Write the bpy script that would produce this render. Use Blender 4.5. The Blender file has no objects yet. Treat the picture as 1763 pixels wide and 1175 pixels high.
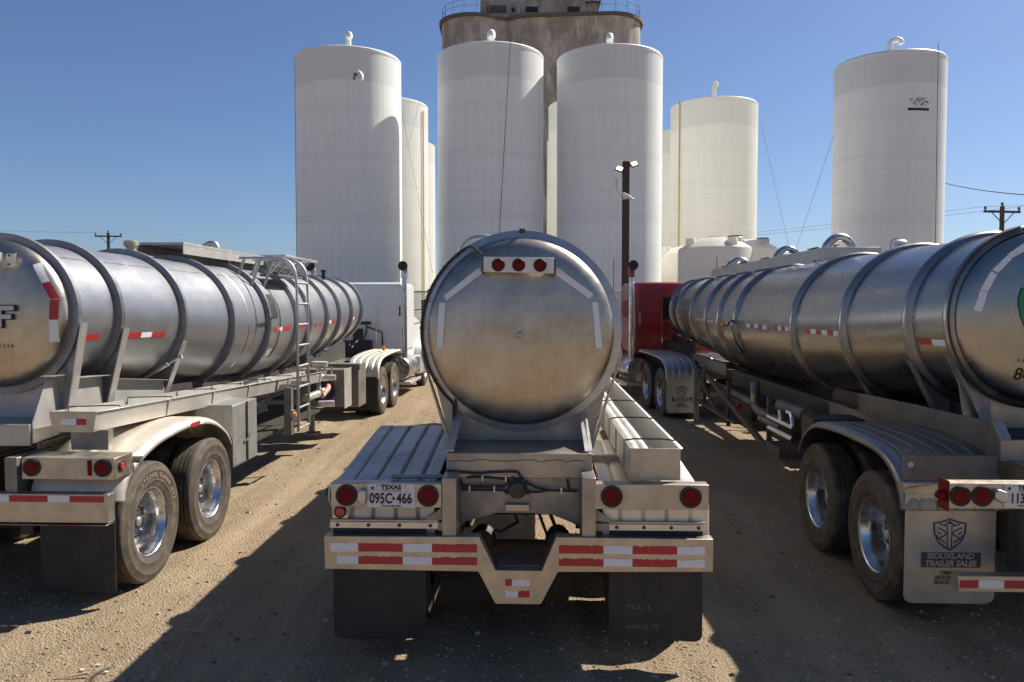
import bpy, math, random
from mathutils import Vector, Matrix, noise
random.seed(7)
R_=math.radians; PI=math.pi
sc=bpy.context.scene; COL=sc.collection
# ---------------------------------------------------------------- camera, sky, sun
cam=bpy.data.cameras.new('camera'); camo=bpy.data.objects.new('camera',cam); COL.objects.link(camo)
cam.lens=28; cam.sensor_width=36; cam.clip_end=6000; cam.clip_start=.05
camo.location=(0,0,2.4); camo.rotation_euler=(R_(90-2.57),0,0); sc.camera=camo
SUN_AZ,SUN_EL=57.0,46.5      # azimuth from +Y towards +X
w=bpy.data.worlds.new('World'); sc.world=w; w.use_nodes=True
nt=w.node_tree; bg=nt.nodes['Background']
sky=nt.nodes.new('ShaderNodeTexSky'); sky.sky_type='NISHITA'; sky.sun_disc=False
sky.sun_elevation=R_(SUN_EL); sky.sun_rotation=R_(SUN_AZ); sky.altitude=1200; sky.air_density=1.0; sky.dust_density=2.2; sky.ozone_density=3.0
tint=nt.nodes.new('ShaderNodeMix'); tint.data_type='RGBA'; tint.blend_type='MULTIPLY'; tint.inputs[0].default_value=1; tint.inputs[7].default_value=(.90,1,1.17,1)
nt.links.new(sky.outputs[0],tint.inputs[6]); nt.links.new(tint.outputs[2],bg.inputs[0]); bg.inputs[1].default_value=.055
sl=bpy.data.lights.new('sun','SUN'); sl.energy=5.0; sl.angle=R_(.53); sl.color=(1,.93,.82)
so=bpy.data.objects.new('sun',sl); COL.objects.link(so)
sd=Vector((math.sin(R_(SUN_AZ))*math.cos(R_(SUN_EL)),math.cos(R_(SUN_AZ))*math.cos(R_(SUN_EL)),math.sin(R_(SUN_EL))))
so.rotation_euler=sd.to_track_quat('Z','Y').to_euler(); so.location=sd*60
sc.view_settings.view_transform='Standard'; sc.view_settings.look='None'; sc.view_settings.exposure=.72; sc.view_settings.gamma=1
try: sc.cycles.max_bounces=8; sc.cycles.use_denoising=True
except Exception: pass
# ---------------------------------------------------------------- materials
class NT:
    def __init__(s,name):
        s.m=bpy.data.materials.new(name); s.m.use_nodes=True; s.t=s.m.node_tree; s.b=s.t.nodes['Principled BSDF']
    def n(s,typ,**k):
        o=s.t.nodes.new(typ)
        for a,v in k.items():
            if a in o.inputs: o.inputs[a].default_value=v
            else: setattr(o,a,v)
        return o
    def l(s,a,b): s.t.links.new(a,b)
    def co(s,scale=(1,1,1),kind='Object'):
        c=s.n('ShaderNodeTexCoord'); m=s.n('ShaderNodeMapping'); m.inputs['Scale'].default_value=scale
        s.l(c.outputs[kind],m.inputs[0]); return m.outputs[0]
    def noise(s,vec,scale,detail=4,rough=.55):
        o=s.n('ShaderNodeTexNoise'); o.inputs['Scale'].default_value=scale; o.inputs['Detail'].default_value=detail; o.inputs['Roughness'].default_value=rough
        s.l(vec,o.inputs['Vector']); return o.outputs['Fac']
    def ramp(s,fac,stops):
        o=s.n('ShaderNodeValToRGB'); e=o.color_ramp.elements
        while len(e)<len(stops): e.new(.5)
        for i,(p,c) in enumerate(stops):
            e[i].position=p; e[i].color=(*c,1) if len(c)==3 else c
        s.l(fac,o.inputs[0]); return o.outputs[0]
    def mix(s,f,a,b,mode='MIX'):
        o=s.n('ShaderNodeMix',data_type='RGBA',blend_type=mode)
        for i,v in ((0,f),(6,a),(7,b)):
            if hasattr(v,'links') or isinstance(v,bpy.types.NodeSocket): s.l(v,o.inputs[i])
            elif i==0: o.inputs[0].default_value=v
            else: o.inputs[i].default_value=(*v,1)
        return o.outputs[2]
    def bump(s,h,strength=.2,dist=.01):
        o=s.n('ShaderNodeBump'); o.inputs['Strength'].default_value=strength; o.inputs['Distance'].default_value=dist
        s.l(h,o.inputs['Height']); s.l(o.outputs[0],s.b.inputs['Normal']); return o
def g(v): return (v,v,v)
def metal(name,c1,c2,r1,r2,stretch=(1,1,1),scale=6,met=1.0,dirt=None,dirtamt=.5,bump=.05,aniso=0,bscale=90,bstretch=(1,1,1)):
    n=NT(name); v=n.co(stretch); f=n.noise(v,scale,6,.6)
    col=n.ramp(f,[(.3,c1),(.7,c2)])
    ro=n.ramp(n.noise(v,scale*1.7,5),[(.3,g(r1)),(.7,g(r2))])
    metv=met
    if dirt:
        fd=n.ramp(n.noise(n.co((1,1,1)),2.3,8,.7),[(.48,g(0)),(.75,g(dirtamt))])
        col=n.mix(fd,col,dirt); ro=n.mix(fd,ro,g(.75))
        mm=n.n('ShaderNodeMath',operation='MULTIPLY_ADD'); n.l(fd,mm.inputs[0]); mm.inputs[1].default_value=-met*.8; mm.inputs[2].default_value=met
        n.l(mm.outputs[0],n.b.inputs['Metallic'])
    else: n.b.inputs['Metallic'].default_value=met
    n.l(col,n.b.inputs['Base Color']); n.l(ro,n.b.inputs['Roughness'])
    if bump: n.bump(n.noise(n.co(bstretch),bscale,3),bump,.002)
    return n.m
def paint(name,c,rough=.5,dirt=None,dirtamt=.4,scale=3,bump=0,coat=0,var=.12,trans=0):
    n=NT(name); v=n.co(); f=n.noise(v,scale,6,.6)
    col=n.ramp(f,[(.3,tuple(x*(1-var) for x in c)),(.7,tuple(min(1,x*(1+var)) for x in c))])
    if dirt: col=n.mix(n.ramp(n.noise(v,scale*2.1,8,.7),[(.45,g(0)),(.72,g(dirtamt))]),col,dirt)
    n.l(col,n.b.inputs['Base Color']); n.b.inputs['Roughness'].default_value=rough
    if coat: n.b.inputs['Coat Weight'].default_value=coat; n.b.inputs['Coat Roughness'].default_value=.08
    if bump: n.bump(n.noise(v,60,4),bump,.003)
    if trans:
        t=n.n('ShaderNodeBsdfTranslucent'); x=n.n('ShaderNodeMixShader'); x.inputs[0].default_value=trans; n.l(col,t.inputs[0]); n.l(n.b.outputs[0],x.inputs[1]); n.l(t.outputs[0],x.inputs[2]); n.l(x.outputs[0],n.t.nodes['Material Output'].inputs[0])
    return n.m
M={}
M['steel']=metal('satin stainless shell',(.39,.395,.41),(.46,.465,.475),.36,.42,(1,.35,1),3.2,met=.88,dirt=(.38,.34,.28),dirtamt=.15,bump=.06,bstretch=(1,.1,1),bscale=140)
M['steel_r']=metal('polished stainless shell',(.30,.29,.275),(.38,.365,.345),.24,.33,(1,.3,1),3,bump=0,bstretch=(1,.1,1),bscale=140)
M['ring']=metal('ring steel',(.36,.36,.37),(.50,.50,.50),.32,.48,(1,1,1),5,dirt=(.2,.17,.13),dirtamt=.3,bump=.03)
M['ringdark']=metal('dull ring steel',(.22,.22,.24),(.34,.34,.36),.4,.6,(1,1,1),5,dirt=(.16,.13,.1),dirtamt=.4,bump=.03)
M['ringr']=metal('rounded ring steel',(.24,.235,.23),(.33,.32,.31),.30,.42,(1,1,1),5,dirt=(.18,.15,.12),dirtamt=.3,bump=.03)
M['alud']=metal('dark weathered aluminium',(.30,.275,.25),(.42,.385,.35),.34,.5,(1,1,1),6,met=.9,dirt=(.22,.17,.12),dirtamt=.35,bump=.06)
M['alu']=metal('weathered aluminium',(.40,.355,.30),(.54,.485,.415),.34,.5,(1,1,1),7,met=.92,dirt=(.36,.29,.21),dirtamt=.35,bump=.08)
M['alu_l']=metal('clean aluminium',(.55,.53,.50),(.70,.68,.64),.34,.5,(1,1,1),7,met=.8,dirt=(.36,.30,.23),dirtamt=.25,bump=.06)
M['toolbox']=metal('dull toolbox aluminium',(.26,.26,.25),(.36,.355,.34),.45,.6,(1,1,1),5,met=.6,dirt=(.2,.17,.13),dirtamt=.4,bump=.05)
M['panel']=metal('satin frame panel',(.42,.405,.375),(.52,.50,.47),.42,.58,(1,1,1),4,met=.6,dirt=(.33,.27,.20),dirtamt=.25,bump=.04)
M['frame_shade']=metal('frame steel with painted shade',(.14,.13,.12),(.22,.205,.19),.42,.6,(1,1,1),4,met=.8,dirt=(.1,.08,.06),dirtamt=.6,bump=.08)  # darker copy of the frame steel; the right trailer's shade is in the colour
M['fender_shade']=metal('fender metal with painted shade',(.20,.195,.19),(.28,.27,.26),.34,.48,(1,1,1),5,met=.9,dirt=(.25,.2,.15),dirtamt=.35,bump=.06)  # darker copy of the fender metal, with shade put into its colour
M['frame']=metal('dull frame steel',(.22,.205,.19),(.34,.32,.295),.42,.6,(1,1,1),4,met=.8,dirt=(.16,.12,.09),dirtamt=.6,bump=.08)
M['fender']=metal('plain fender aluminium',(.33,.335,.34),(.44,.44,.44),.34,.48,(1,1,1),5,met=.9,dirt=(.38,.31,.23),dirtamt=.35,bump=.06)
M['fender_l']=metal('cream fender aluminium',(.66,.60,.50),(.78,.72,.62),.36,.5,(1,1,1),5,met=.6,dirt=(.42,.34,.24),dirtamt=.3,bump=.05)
M['chrome']=metal('chrome',(.75,.75,.76),(.85,.85,.86),.05,.14,bump=0)
M['rim']=metal('polished rim',(.50,.50,.51),(.66,.66,.66),.16,.32,(1,1,1),9,dirt=(.20,.17,.13),dirtamt=.6,bump=0)
M['undr']=paint('greasy black steel',(.035,.032,.030),.6,(.10,.075,.05),.6,5,.2)
M['rust']=paint('rusty axle',(.12,.085,.06),.75,(.05,.04,.035),.7,9,.4)
M['black']=paint('black rubber',(.018,.018,.019),.55,(.05,.045,.04),.3,20,.1)
M['flap']=paint('black mud flap',(.014,.014,.016),.62,(.055,.047,.038),.5,3,.2)
M['flap_s']=metal('stainless mud flap',(.40,.37,.33),(.50,.47,.43),.38,.5,(1,1,1),8,met=.7,dirt=(.28,.23,.17),dirtamt=.35,bump=.05)
M['white_cab']=paint('white cab paint',(.78,.79,.77),.3,(.5,.46,.4),.12,2,0,.5,.03)
M['red_cab']=paint('red cab paint',(.27,.012,.016),.32,(.16,.03,.03),.2,2,0,.5,.08)
M['tapew']=paint('white reflective tape',(.74,.75,.78),.4,(.5,.47,.42),.35,30,0,0,.05)
M['taper']=paint('red reflective tape',(.42,.022,.026),.4,(.25,.03,.03),.4,40,0,0,.1)
M['lens']=paint('red lamp lens',(.15,.004,.006),.45,None,0,60,.4,.05,.3); M['lens'].node_tree.nodes['Principled BSDF'].inputs['Specular IOR Level'].default_value=.12
M['lensb']=paint('bright red reflector',(.50,.03,.035),.3,None,0,60,.3,.4,.2)
M['amber']=paint('amber lens',(.85,.28,.02),.25,None,0,40,.2,.5,.1)
M['platew']=paint('plate white',(.62,.62,.63),.45,(.45,.43,.4),.25,20)
M['ink']=paint('black ink',(.012,.012,.014),.5)
M['inkgrey']=paint('faded white print',(.16,.16,.16),.7,(.02,.02,.02),.9,40)
M['inkblue']=paint('dark blue print',(.045,.055,.085),.5)
M['green']=paint('green decal',(.012,.22,.07),.4)
M['glass']=paint('dark glass',(.015,.018,.02),.08)
M['poly']=paint('white poly tank',(.86,.83,.76),.42,(.6,.55,.45),.2,1.2,.05,0,.04,.4)
M['wood']=paint('dark pole wood',(.055,.038,.03),.8,(.10,.075,.055),.6,12,.4)
M['hose']=paint('grey white hose',(.62,.60,.55),.5,(.35,.3,.24),.4,8,.1)
M['hosepink']=paint('faded red hose',(.52,.28,.24),.55,(.3,.2,.16),.4,8,.1)
M['yellow']=paint('yellow pipe',(.62,.47,.18),.5,(.45,.38,.22),.3,3)
M['wire']=paint('dark cable',(.10,.10,.10),.6)
M['wirel']=paint('pale guy wire',(.28,.30,.32),.5)
M['galv']=metal('galvanised',(.45,.46,.46),(.6,.6,.6),.4,.55,bump=0)
M['paper']=paint('white paper sticker',(.62,.63,.60),.6)
M['blue']=paint('dark blue steel',(.02,.04,.09),.35,(.06,.06,.07),.3,6)
M['twig']=paint('dry straw',(.42,.33,.20),.8)
def tyre_mat():
    n=NT('dusty tyre rubber'); v=n.co((1,1,1)); f=n.noise(v,7,8,.7)
    c=n.ramp(f,[(.35,(.045,.038,.03)),(.55,(.085,.068,.05)),(.72,(.17,.135,.095))]); n.l(c,n.b.inputs['Base Color']); n.b.inputs['Roughness'].default_value=.75
    n.bump(n.noise(v,90,3),.3,.003); return n.m
M['tyre']=tyre_mat()
def lug_mat():
    n=NT('drive tyre tread'); v=n.co(); f=n.noise(v,7,8,.7)
    c=n.ramp(f,[(.35,(.05,.042,.033)),(.72,(.16,.13,.09))])
    w_=n.n('ShaderNodeTexWave'); w_.inputs['Scale'].default_value=7; n.l(n.co((0,1,1)),w_.inputs[0]); n.l(c,n.b.inputs['Base Color']); n.b.inputs['Roughness'].default_value=.8
    n.bump(w_.outputs[1],.8,.02); return n.m
M['tread']=lug_mat()
def translucent(n,col,f):
    t=n.n('ShaderNodeBsdfTranslucent'); x=n.n('ShaderNodeMixShader'); x.inputs[0].default_value=f
    if isinstance(col,tuple): t.inputs[0].default_value=(*col,1)
    else: n.l(col,t.inputs[0])
    out=n.t.nodes['Material Output']; n.l(n.b.outputs[0],x.inputs[1]); n.l(t.outputs[0],x.inputs[2]); n.l(x.outputs[0],out.inputs[0])
def silo(name,base,shade,trans=0):
    n=NT(name)
    band=n.noise(n.co((.02,.02,1)),1.6,8,.62); streak=n.noise(n.co((1,1,.03)),6,7,.65); fine=n.noise(n.co((.15,.15,1)),22,3); spot=n.noise(n.co((1,1,.4)),1.1,8,.7)
    c=n.ramp(band,[(.3,shade),(.62,base)]); c=n.mix(.55,c,n.ramp(streak,[(.3,shade),(.6,base)]),'MIX')
    c=n.mix(n.ramp(spot,[(.55,g(0)),(.8,g(.3))]),c,tuple(x*.8 for x in shade))
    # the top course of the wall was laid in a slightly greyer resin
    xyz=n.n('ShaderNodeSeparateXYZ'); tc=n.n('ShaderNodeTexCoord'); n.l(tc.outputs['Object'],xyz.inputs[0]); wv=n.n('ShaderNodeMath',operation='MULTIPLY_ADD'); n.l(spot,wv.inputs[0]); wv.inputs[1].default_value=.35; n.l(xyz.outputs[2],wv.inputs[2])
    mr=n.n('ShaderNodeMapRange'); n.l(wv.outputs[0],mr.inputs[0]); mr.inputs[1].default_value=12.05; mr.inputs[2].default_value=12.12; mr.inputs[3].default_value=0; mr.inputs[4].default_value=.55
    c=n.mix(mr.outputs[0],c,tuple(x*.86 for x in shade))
    band2=n.noise(n.co((.01,.01,1)),.55,5,.75); c=n.mix(n.ramp(band2,[(.52,g(0)),(.60,g(.4)),(.66,g(.05))]),c,tuple(x*.9 for x in shade))
    n.l(c,n.b.inputs['Base Color']); n.b.inputs['Roughness'].default_value=.5
    a=n.n('ShaderNodeMath',operation='ADD'); n.l(fine,a.inputs[0]); n.l(streak,a.inputs[1]); n.bump(a.outputs[0],.25,.03)
    if trans: translucent(n,c,trans)
    return n.m
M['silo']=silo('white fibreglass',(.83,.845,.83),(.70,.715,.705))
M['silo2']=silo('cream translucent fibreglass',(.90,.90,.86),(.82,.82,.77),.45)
def concrete():
    n=NT('stained concrete'); a=n.noise(n.co((1,1,.2)),1.3,10,.78); b=n.noise(n.co((1,1,.5)),.45,9,.7); c=n.noise(n.co(),3,8,.75); ln=n.noise(n.co((.02,.02,1)),1.2,2)
    col=n.ramp(a,[(.32,(.25,.215,.185)),(.5,(.38,.345,.305)),(.66,(.62,.59,.54))])
    col=n.mix(n.ramp(b,[(.46,g(0)),(.56,g(.8))]),col,(.22,.185,.16)); col=n.mix(n.ramp(c,[(.5,g(0)),(.7,g(.6))]),col,(.36,.335,.29))
    col=n.mix(n.ramp(ln,[(.48,g(.0)),(.5,g(.35)),(.52,g(0))]),col,(.34,.32,.28))
    n.l(col,n.b.inputs['Base Color']); n.b.inputs['Roughness'].default_value=.9; n.bump(c,.4,.1); return n.m
M['conc']=concrete()
def ground_mat():
    n=NT('sandy gravel'); v=n.co()
    big=n.noise(v,.35,7,.6); mid=n.noise(v,3.5,8,.65); fine=n.noise(v,38,6,.75); trk=n.noise(n.co((1.5,.09,1)),1.6,5,.6)
    vo=n.n('ShaderNodeTexVoronoi'); vo.inputs['Scale'].default_value=55; n.l(v,vo.inputs['Vector'])
    vo2=n.n('ShaderNodeTexVoronoi'); vo2.inputs['Scale'].default_value=21; n.l(v,vo2.inputs['Vector'])
    c=n.ramp(big,[(.3,(.255,.185,.112)),(.7,(.375,.285,.18))])
    c=n.mix(n.ramp(mid,[(.35,g(0)),(.7,g(.55))]),c,(.19,.133,.085))
    c=n.mix(n.ramp(trk,[(.45,g(0)),(.62,g(.65))]),c,(.40,.31,.205)); c=n.mix(n.ramp(n.noise(n.co((1,.35,1)),1.1,7,.7),[(.5,g(0)),(.68,g(.6))]),c,(.20,.135,.083))
    c=n.mix(n.ramp(fine,[(.46,g(0)),(.70,g(.65))]),c,(.43,.35,.255))
    c=n.mix(n.ramp(fine,[(.26,g(.75)),(.4,g(0))]),c,(.13,.09,.06))
    c=n.mix(n.ramp(vo2.outputs['Distance'],[(.06,g(.5)),(.16,g(0))]),c,(.46,.40,.33))
    n.l(c,n.b.inputs['Base Color']); n.b.inputs['Roughness'].default_value=.95; n.b.inputs['Specular IOR Level'].default_value=.2
    a=n.n('ShaderNodeMath',operation='MULTIPLY_ADD'); n.l(vo.outputs['Distance'],a.inputs[0]); a.inputs[1].default_value=-.7; n.l(fine,a.inputs[2])
    b=n.n('ShaderNodeMath',operation='ADD'); n.l(a.outputs[0],b.inputs[0]); n.l(mid,b.inputs[1]); n.bump(b.outputs[0],.75,.035); return n.m
M['ground']=ground_mat()
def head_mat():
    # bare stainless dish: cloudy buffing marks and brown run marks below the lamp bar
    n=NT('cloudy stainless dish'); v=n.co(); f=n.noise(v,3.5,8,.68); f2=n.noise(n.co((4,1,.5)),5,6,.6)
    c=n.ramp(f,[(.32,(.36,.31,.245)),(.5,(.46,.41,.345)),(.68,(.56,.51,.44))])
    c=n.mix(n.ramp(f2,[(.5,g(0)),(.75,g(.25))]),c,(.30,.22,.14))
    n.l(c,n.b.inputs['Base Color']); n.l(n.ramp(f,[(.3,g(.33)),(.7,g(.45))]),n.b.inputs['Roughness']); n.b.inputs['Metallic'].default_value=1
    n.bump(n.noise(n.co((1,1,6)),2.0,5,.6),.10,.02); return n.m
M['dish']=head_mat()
# ---------------------------------------------------------------- mesh helper
class MB:
    def __init__(s): s.v=[];s.f=[];s.m=[];s.mi=0;s.pieces=[];s.mid=0
    def add(s,vs,fs):
        o=len(s.v); s.pieces.append(o); s.v+= [tuple(p) for p in vs]
        for f in fs: s.f.append(tuple(i+o for i in f)); s.m.append(s.mi)
        return s
    def box(s,x0,x1,y0,y1,z0,z1):
        v=[(x0,y0,z0),(x1,y0,z0),(x1,y1,z0),(x0,y1,z0),(x0,y0,z1),(x1,y0,z1),(x1,y1,z1),(x0,y1,z1)]
        return s.add(v,[(0,3,2,1),(4,5,6,7),(0,1,5,4),(1,2,6,5),(2,3,7,6),(3,0,4,7)])
    def prism(s,poly,a,b,axis='y'):   # poly in the plane across the axis
        def P(p,t): return {'y':(p[0],t,p[1]),'x':(t,p[0],p[1]),'z':(p[0],p[1],t)}[axis]
        n=len(poly); v=[P(p,a) for p in poly]+[P(p,b) for p in poly]
        f=[tuple(range(n)),tuple(range(2*n-1,n-1,-1))]+[(i,i+n,(i+1)%n+n,(i+1)%n) for i in range(n)]
        return s.add(v,f)
    def tube(s,path,r,n=10,cap=True):
        P=[Vector(p) for p in path]; rings=[]
        rr=r if isinstance(r,(list,tuple)) else [r]*len(P)
        up=None
        for i,p in enumerate(P):
            d=(P[min(i+1,len(P)-1)]-P[max(i-1,0)]).normalized()
            if up is None: up=Vector((0,0,1)) if abs(d.z)<.9 else Vector((1,0,0))
            a=d.cross(up); 
            if a.length<1e-5: a=d.cross(Vector((0,1,0)))
            a.normalize(); b=a.cross(d).normalized(); up=b
            rings.append([p+a*math.cos(2*PI*k/n)*rr[i]+b*math.sin(2*PI*k/n)*rr[i] for k in range(n)])
        v=[q for R in rings for q in R]; f=[]
        for i in range(len(P)-1):
            for k in range(n): f.append((i*n+k,i*n+(k+1)%n,(i+1)*n+(k+1)%n,(i+1)*n+k))
        if cap: f+=[tuple(range(n-1,-1,-1)),tuple(range((len(P)-1)*n,len(P)*n))]
        return s.add(v,f)
    def lathe(s,prof,c,axis='y',n=64,a0=0,a1=2*PI,closed=False):   # prof: (radius, along-axis)
        full=abs(a1-a0-2*PI)<1e-6; m=n if full else n+1; v=[]
        for r,t in prof:
            for k in range(m):
                a=a0+(a1-a0)*k/n; ca,sa=r*math.cos(a),r*math.sin(a)
                p={'y':(ca,t,sa),'x':(t,ca,sa),'z':(ca,sa,t)}[axis]; v.append((p[0]+c[0],p[1]+c[1],p[2]+c[2]))
        f=[]; L=len(prof)
        for i in range(L if closed else L-1):
            j=(i+1)%L
            for k in range(n):
                k2=(k+1)%m if full else k+1
                f.append((i*m+k,i*m+k2,j*m+k2,j*m+k))
        return s.add(v,f)
    def build(s,name,mats,parent=None,smooth=35,bevel=0,solid=0,fix=True,split=None):
        if split:
            pc=s.pieces+[len(s.v)]; gr={}
            for i in range(len(pc)-1):
                mx=sum(p[0] for p in s.v[pc[i]:pc[i+1]])/max(1,pc[i+1]-pc[i])
                gr.setdefault((mx>s.mid) if split=='x' else i//(split if isinstance(split,int) else 1),[]).append(i)
            out=None
            for k_,ids in gr.items():
                m2=MB()
                for i in ids:
                    a_,b_=pc[i],pc[i+1]; o_=len(m2.v); m2.v+=s.v[a_:b_]
                    for f,mi in zip(s.f,s.m):
                        if a_<=f[0]<b_: m2.f.append(tuple(q-a_+o_ for q in f)); m2.m.append(mi)
                out=m2.build(name,mats,parent,smooth,bevel,solid,fix)
            return out
        me=bpy.data.meshes.new(name); me.from_pydata(s.v,[],s.f)
        if not isinstance(mats,(list,tuple)): mats=[mats]
        for m in mats: me.materials.append(M[m] if isinstance(m,str) else m)
        for p,i in zip(me.polygons,s.m): p.material_index=i
        if fix:
            import bmesh
            b=bmesh.new(); b.from_mesh(me); bmesh.ops.remove_doubles(b,verts=b.verts,dist=1e-5); bmesh.ops.recalc_face_normals(b,faces=b.faces); b.to_mesh(me); b.free()
        if smooth: me.shade_smooth(); me.set_sharp_from_angle(angle=R_(smooth))
        o=bpy.data.objects.new(name,me); COL.objects.link(o)
        if solid: q=o.modifiers.new('s','SOLIDIFY'); q.thickness=solid; q.offset=0
        if bevel: q=o.modifiers.new('b','BEVEL'); q.width=bevel; q.segments=2; q.limit_method='ANGLE'; q.angle_limit=R_(40)
        if parent: o.parent=parent
        return o
def tag(o,label=None,cat=None,group=None,kind=None):
    for k,v in (('label',label),('category',cat),('group',group),('kind',kind)):
        if v: o[k]=v
    return o
def empty(name,loc,rz,label,cat,group=None):
    o=bpy.data.objects.new(name,None); COL.objects.link(o); o.location=loc; o.rotation_euler=(0,0,rz); o.empty_display_size=.3
    return tag(o,label,cat,group)
def copy_tree(o,parent=None):
    c=o.copy(); COL.objects.link(c)
    if parent: c.parent=parent
    for ch in [x for x in bpy.data.objects if x.parent==o and x is not c]: copy_tree(ch,c)
    return c
def text_mesh(s,size,xs=1,bold=0,extr=.0008,align='CENTER',spacing=1,shear=0):
    cu=bpy.data.curves.new('t','FONT'); cu.body=s; cu.size=size; cu.extrude=extr; cu.offset=bold; cu.align_x=align; cu.align_y='CENTER'; cu.space_character=spacing; cu.shear=shear; cu.resolution_u=3
    o=bpy.data.objects.new('t',cu); COL.objects.link(o); bpy.context.view_layer.update()
    me=bpy.data.meshes.new_from_object(o.evaluated_get(bpy.context.evaluated_depsgraph_get()))
    bpy.data.objects.remove(o); bpy.data.curves.remove(cu)
    me.transform(Matrix.Diagonal((xs,1,1,1))); return me
def text(name,s,size,pos,mat,parent,rot=(PI/2,0,0),**k):
    me=text_mesh(s,size,**k); from mathutils import Euler
    me.transform(Matrix.Translation(pos)@Euler(rot).to_matrix().to_4x4()); me.name=name
    me.materials.clear(); me.materials.append(M[mat]); o=bpy.data.objects.new(name,me); COL.objects.link(o); o.parent=parent; return o
def cat_rom(P,k=5):
    out=[]; n=len(P)
    for i in range(n-1):
        p0,p1,p2,p3=P[max(i-1,0)],P[i],P[i+1],P[min(i+2,n-1)]
        for j in range(k):
            t=j/k; out.append(tuple(.5*((2*b)+(-a+c)*t+(2*a-5*b+4*c-d)*t*t+(-a+3*b-3*c+d)*t**3) for a,b,c,d in zip(p0,p1,p2,p3)))
    out.append(tuple(P[-1])); return out
# ---------------------------------------------------------------- ground
def hgt(x,y):
    if abs(x)>60 or y>120 or y<-60: return 0
    d=.022*noise.noise((x*.9,y*.35,1.3))+.012*noise.noise((x*3,y*2.4,4.1))+.006*noise.noise((x*9,y*8,7.7))
    d+=.030*noise.noise((x*2.2+y*.06,y*.07,9.3))+.018*noise.noise((x*5.5,y*.12,3.3))
    return d-.012
def axis_vals(lo,hi,step,far):
    v=[lo+i*step for i in range(int((hi-lo)/step)+1)]; s=step; a=v[-1]
    while a<far: s*=1.3; a+=s; v.append(a)
    s=step; a=v[0]; pre=[]
    while a>-far: s*=1.3; a-=s; pre.append(a)
    return pre[::-1]+v
xs=axis_vals(-8,8,.06,3000); ys=axis_vals(4,12,.06,3000)
mb=MB(); nx=len(xs)
V=[(x,y,hgt(x,y)) for y in ys for x in xs]
Fc=[(j*nx+i,j*nx+i+1,(j+1)*nx+i+1,(j+1)*nx+i) for j in range(len(ys)-1) for i in range(nx-1)]
mb.add(V,Fc); tag(mb.build('ground','ground',fix=False,smooth=180),kind='structure')
# loose stones: nobody could count them
def stones(name,n,rng,size,mats,seed):
    random.seed(seed); mb=MB()
    for i in range(n):
        t=random.random(); y=4.3*(rng/4.3)**t; x=random.uniform(-.72,.72)*y
        s=size*(.35+random.random()**3*1.6)*(1+.02*y); z=hgt(x,y)+s*.22; a=random.random()*PI
        v=[]
        for k in range(5):
            q=a+k*2*PI/5; r=s*random.uniform(.7,1.15); v.append((x+math.cos(q)*r,y+math.sin(q)*r*.8,z-s*.3))
        for k in range(5):
            q=a+k*2*PI/5+.3; r=s*random.uniform(.35,.8); v.append((x+math.cos(q)*r,y+math.sin(q)*r*.8,z+s*random.uniform(.2,.5)))
        mb.mi=random.choice(range(len(mats)))
        mb.add(v,[(5,6,7,8,9)]+[(k,(k+1)%5,(k+1)%5+5,k+5) for k in range(5)])
    return tag(mb.build(name,mats,fix=False,smooth=0),kind='stuff')
st=[paint('stone %d'%i,c,.9,None,0,9) for i,c in enumerate([(.36,.27,.18),(.42,.34,.25),(.24,.17,.115),(.43,.36,.28),(.16,.12,.09),(.40,.30,.20)])]
stones('gravel',26000,26,.0075,st,3)
stones('loose_stones',1500,18,.015,st,5)
# ---------------------------------------------------------------- vehicle parts
def dish_y(r,R): # how far the domed end stands out at radius r
    t=min(1,r/R); return .08*(1-t**12)**(1/2.2)+.10*(1-t*t)
def lerp_tab(tab,y):
    if y<=tab[0][0]: return tab[0][1]
    for (a,p),(b,q) in zip(tab,tab[1:]):
        if y<=b: return p+(q-p)*(y-a)/(b-a)
    return tab[-1][1]
class Shell:
    # double-cone barrel: straight top line at height zt, radius given along the length
    def __init__(s,tab,zt): s.tab=tab; s.zt=zt
    def R(s,y): return lerp_tab(s.tab,y)
    def z(s,y): return s.zt-s.R(y)
def tank(root,S,y0,y1,shellmat,headmat):
    ts=[i/14 for i in range(13)]+[.90,.93,.95,.965,.978,.988,.995,.999,1]
    R,zc=S.R(y0),S.z(y0)
    mb=MB(); mb.lathe([(R*t,y0-dish_y(R*t,R)) for t in ts],(0,0,zc),n=96); h=mb.build('tank_head',headmat,root,smooth=60)
    n=96; v=[]; rows=[(y,S.R(y),S.z(y)) for y in [y0+(y1-y0)*i/40 for i in range(41)]]
    Re,ze=S.R(y1),S.z(y1); rows+=[(y1+dish_y(Re*t,Re),max(Re*t,.001),ze) for t in ts[::-1][1:]]
    for y,r,z in rows: v+=[(r*math.cos(2*PI*k/n),y,z+r*math.sin(2*PI*k/n)) for k in range(n)]
    mb=MB(); mb.add(v,[(i*n+k,i*n+(k+1)%n,(i+1)*n+(k+1)%n,(i+1)*n+k) for i in range(len(rows)-1) for k in range(n)])
    s_=mb.build('tank_shell',shellmat,root,smooth=60); return h,s_
def remap(old,new):
    t=list(zip(old,new)); return lambda y: lerp_tab(t,y)
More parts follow.
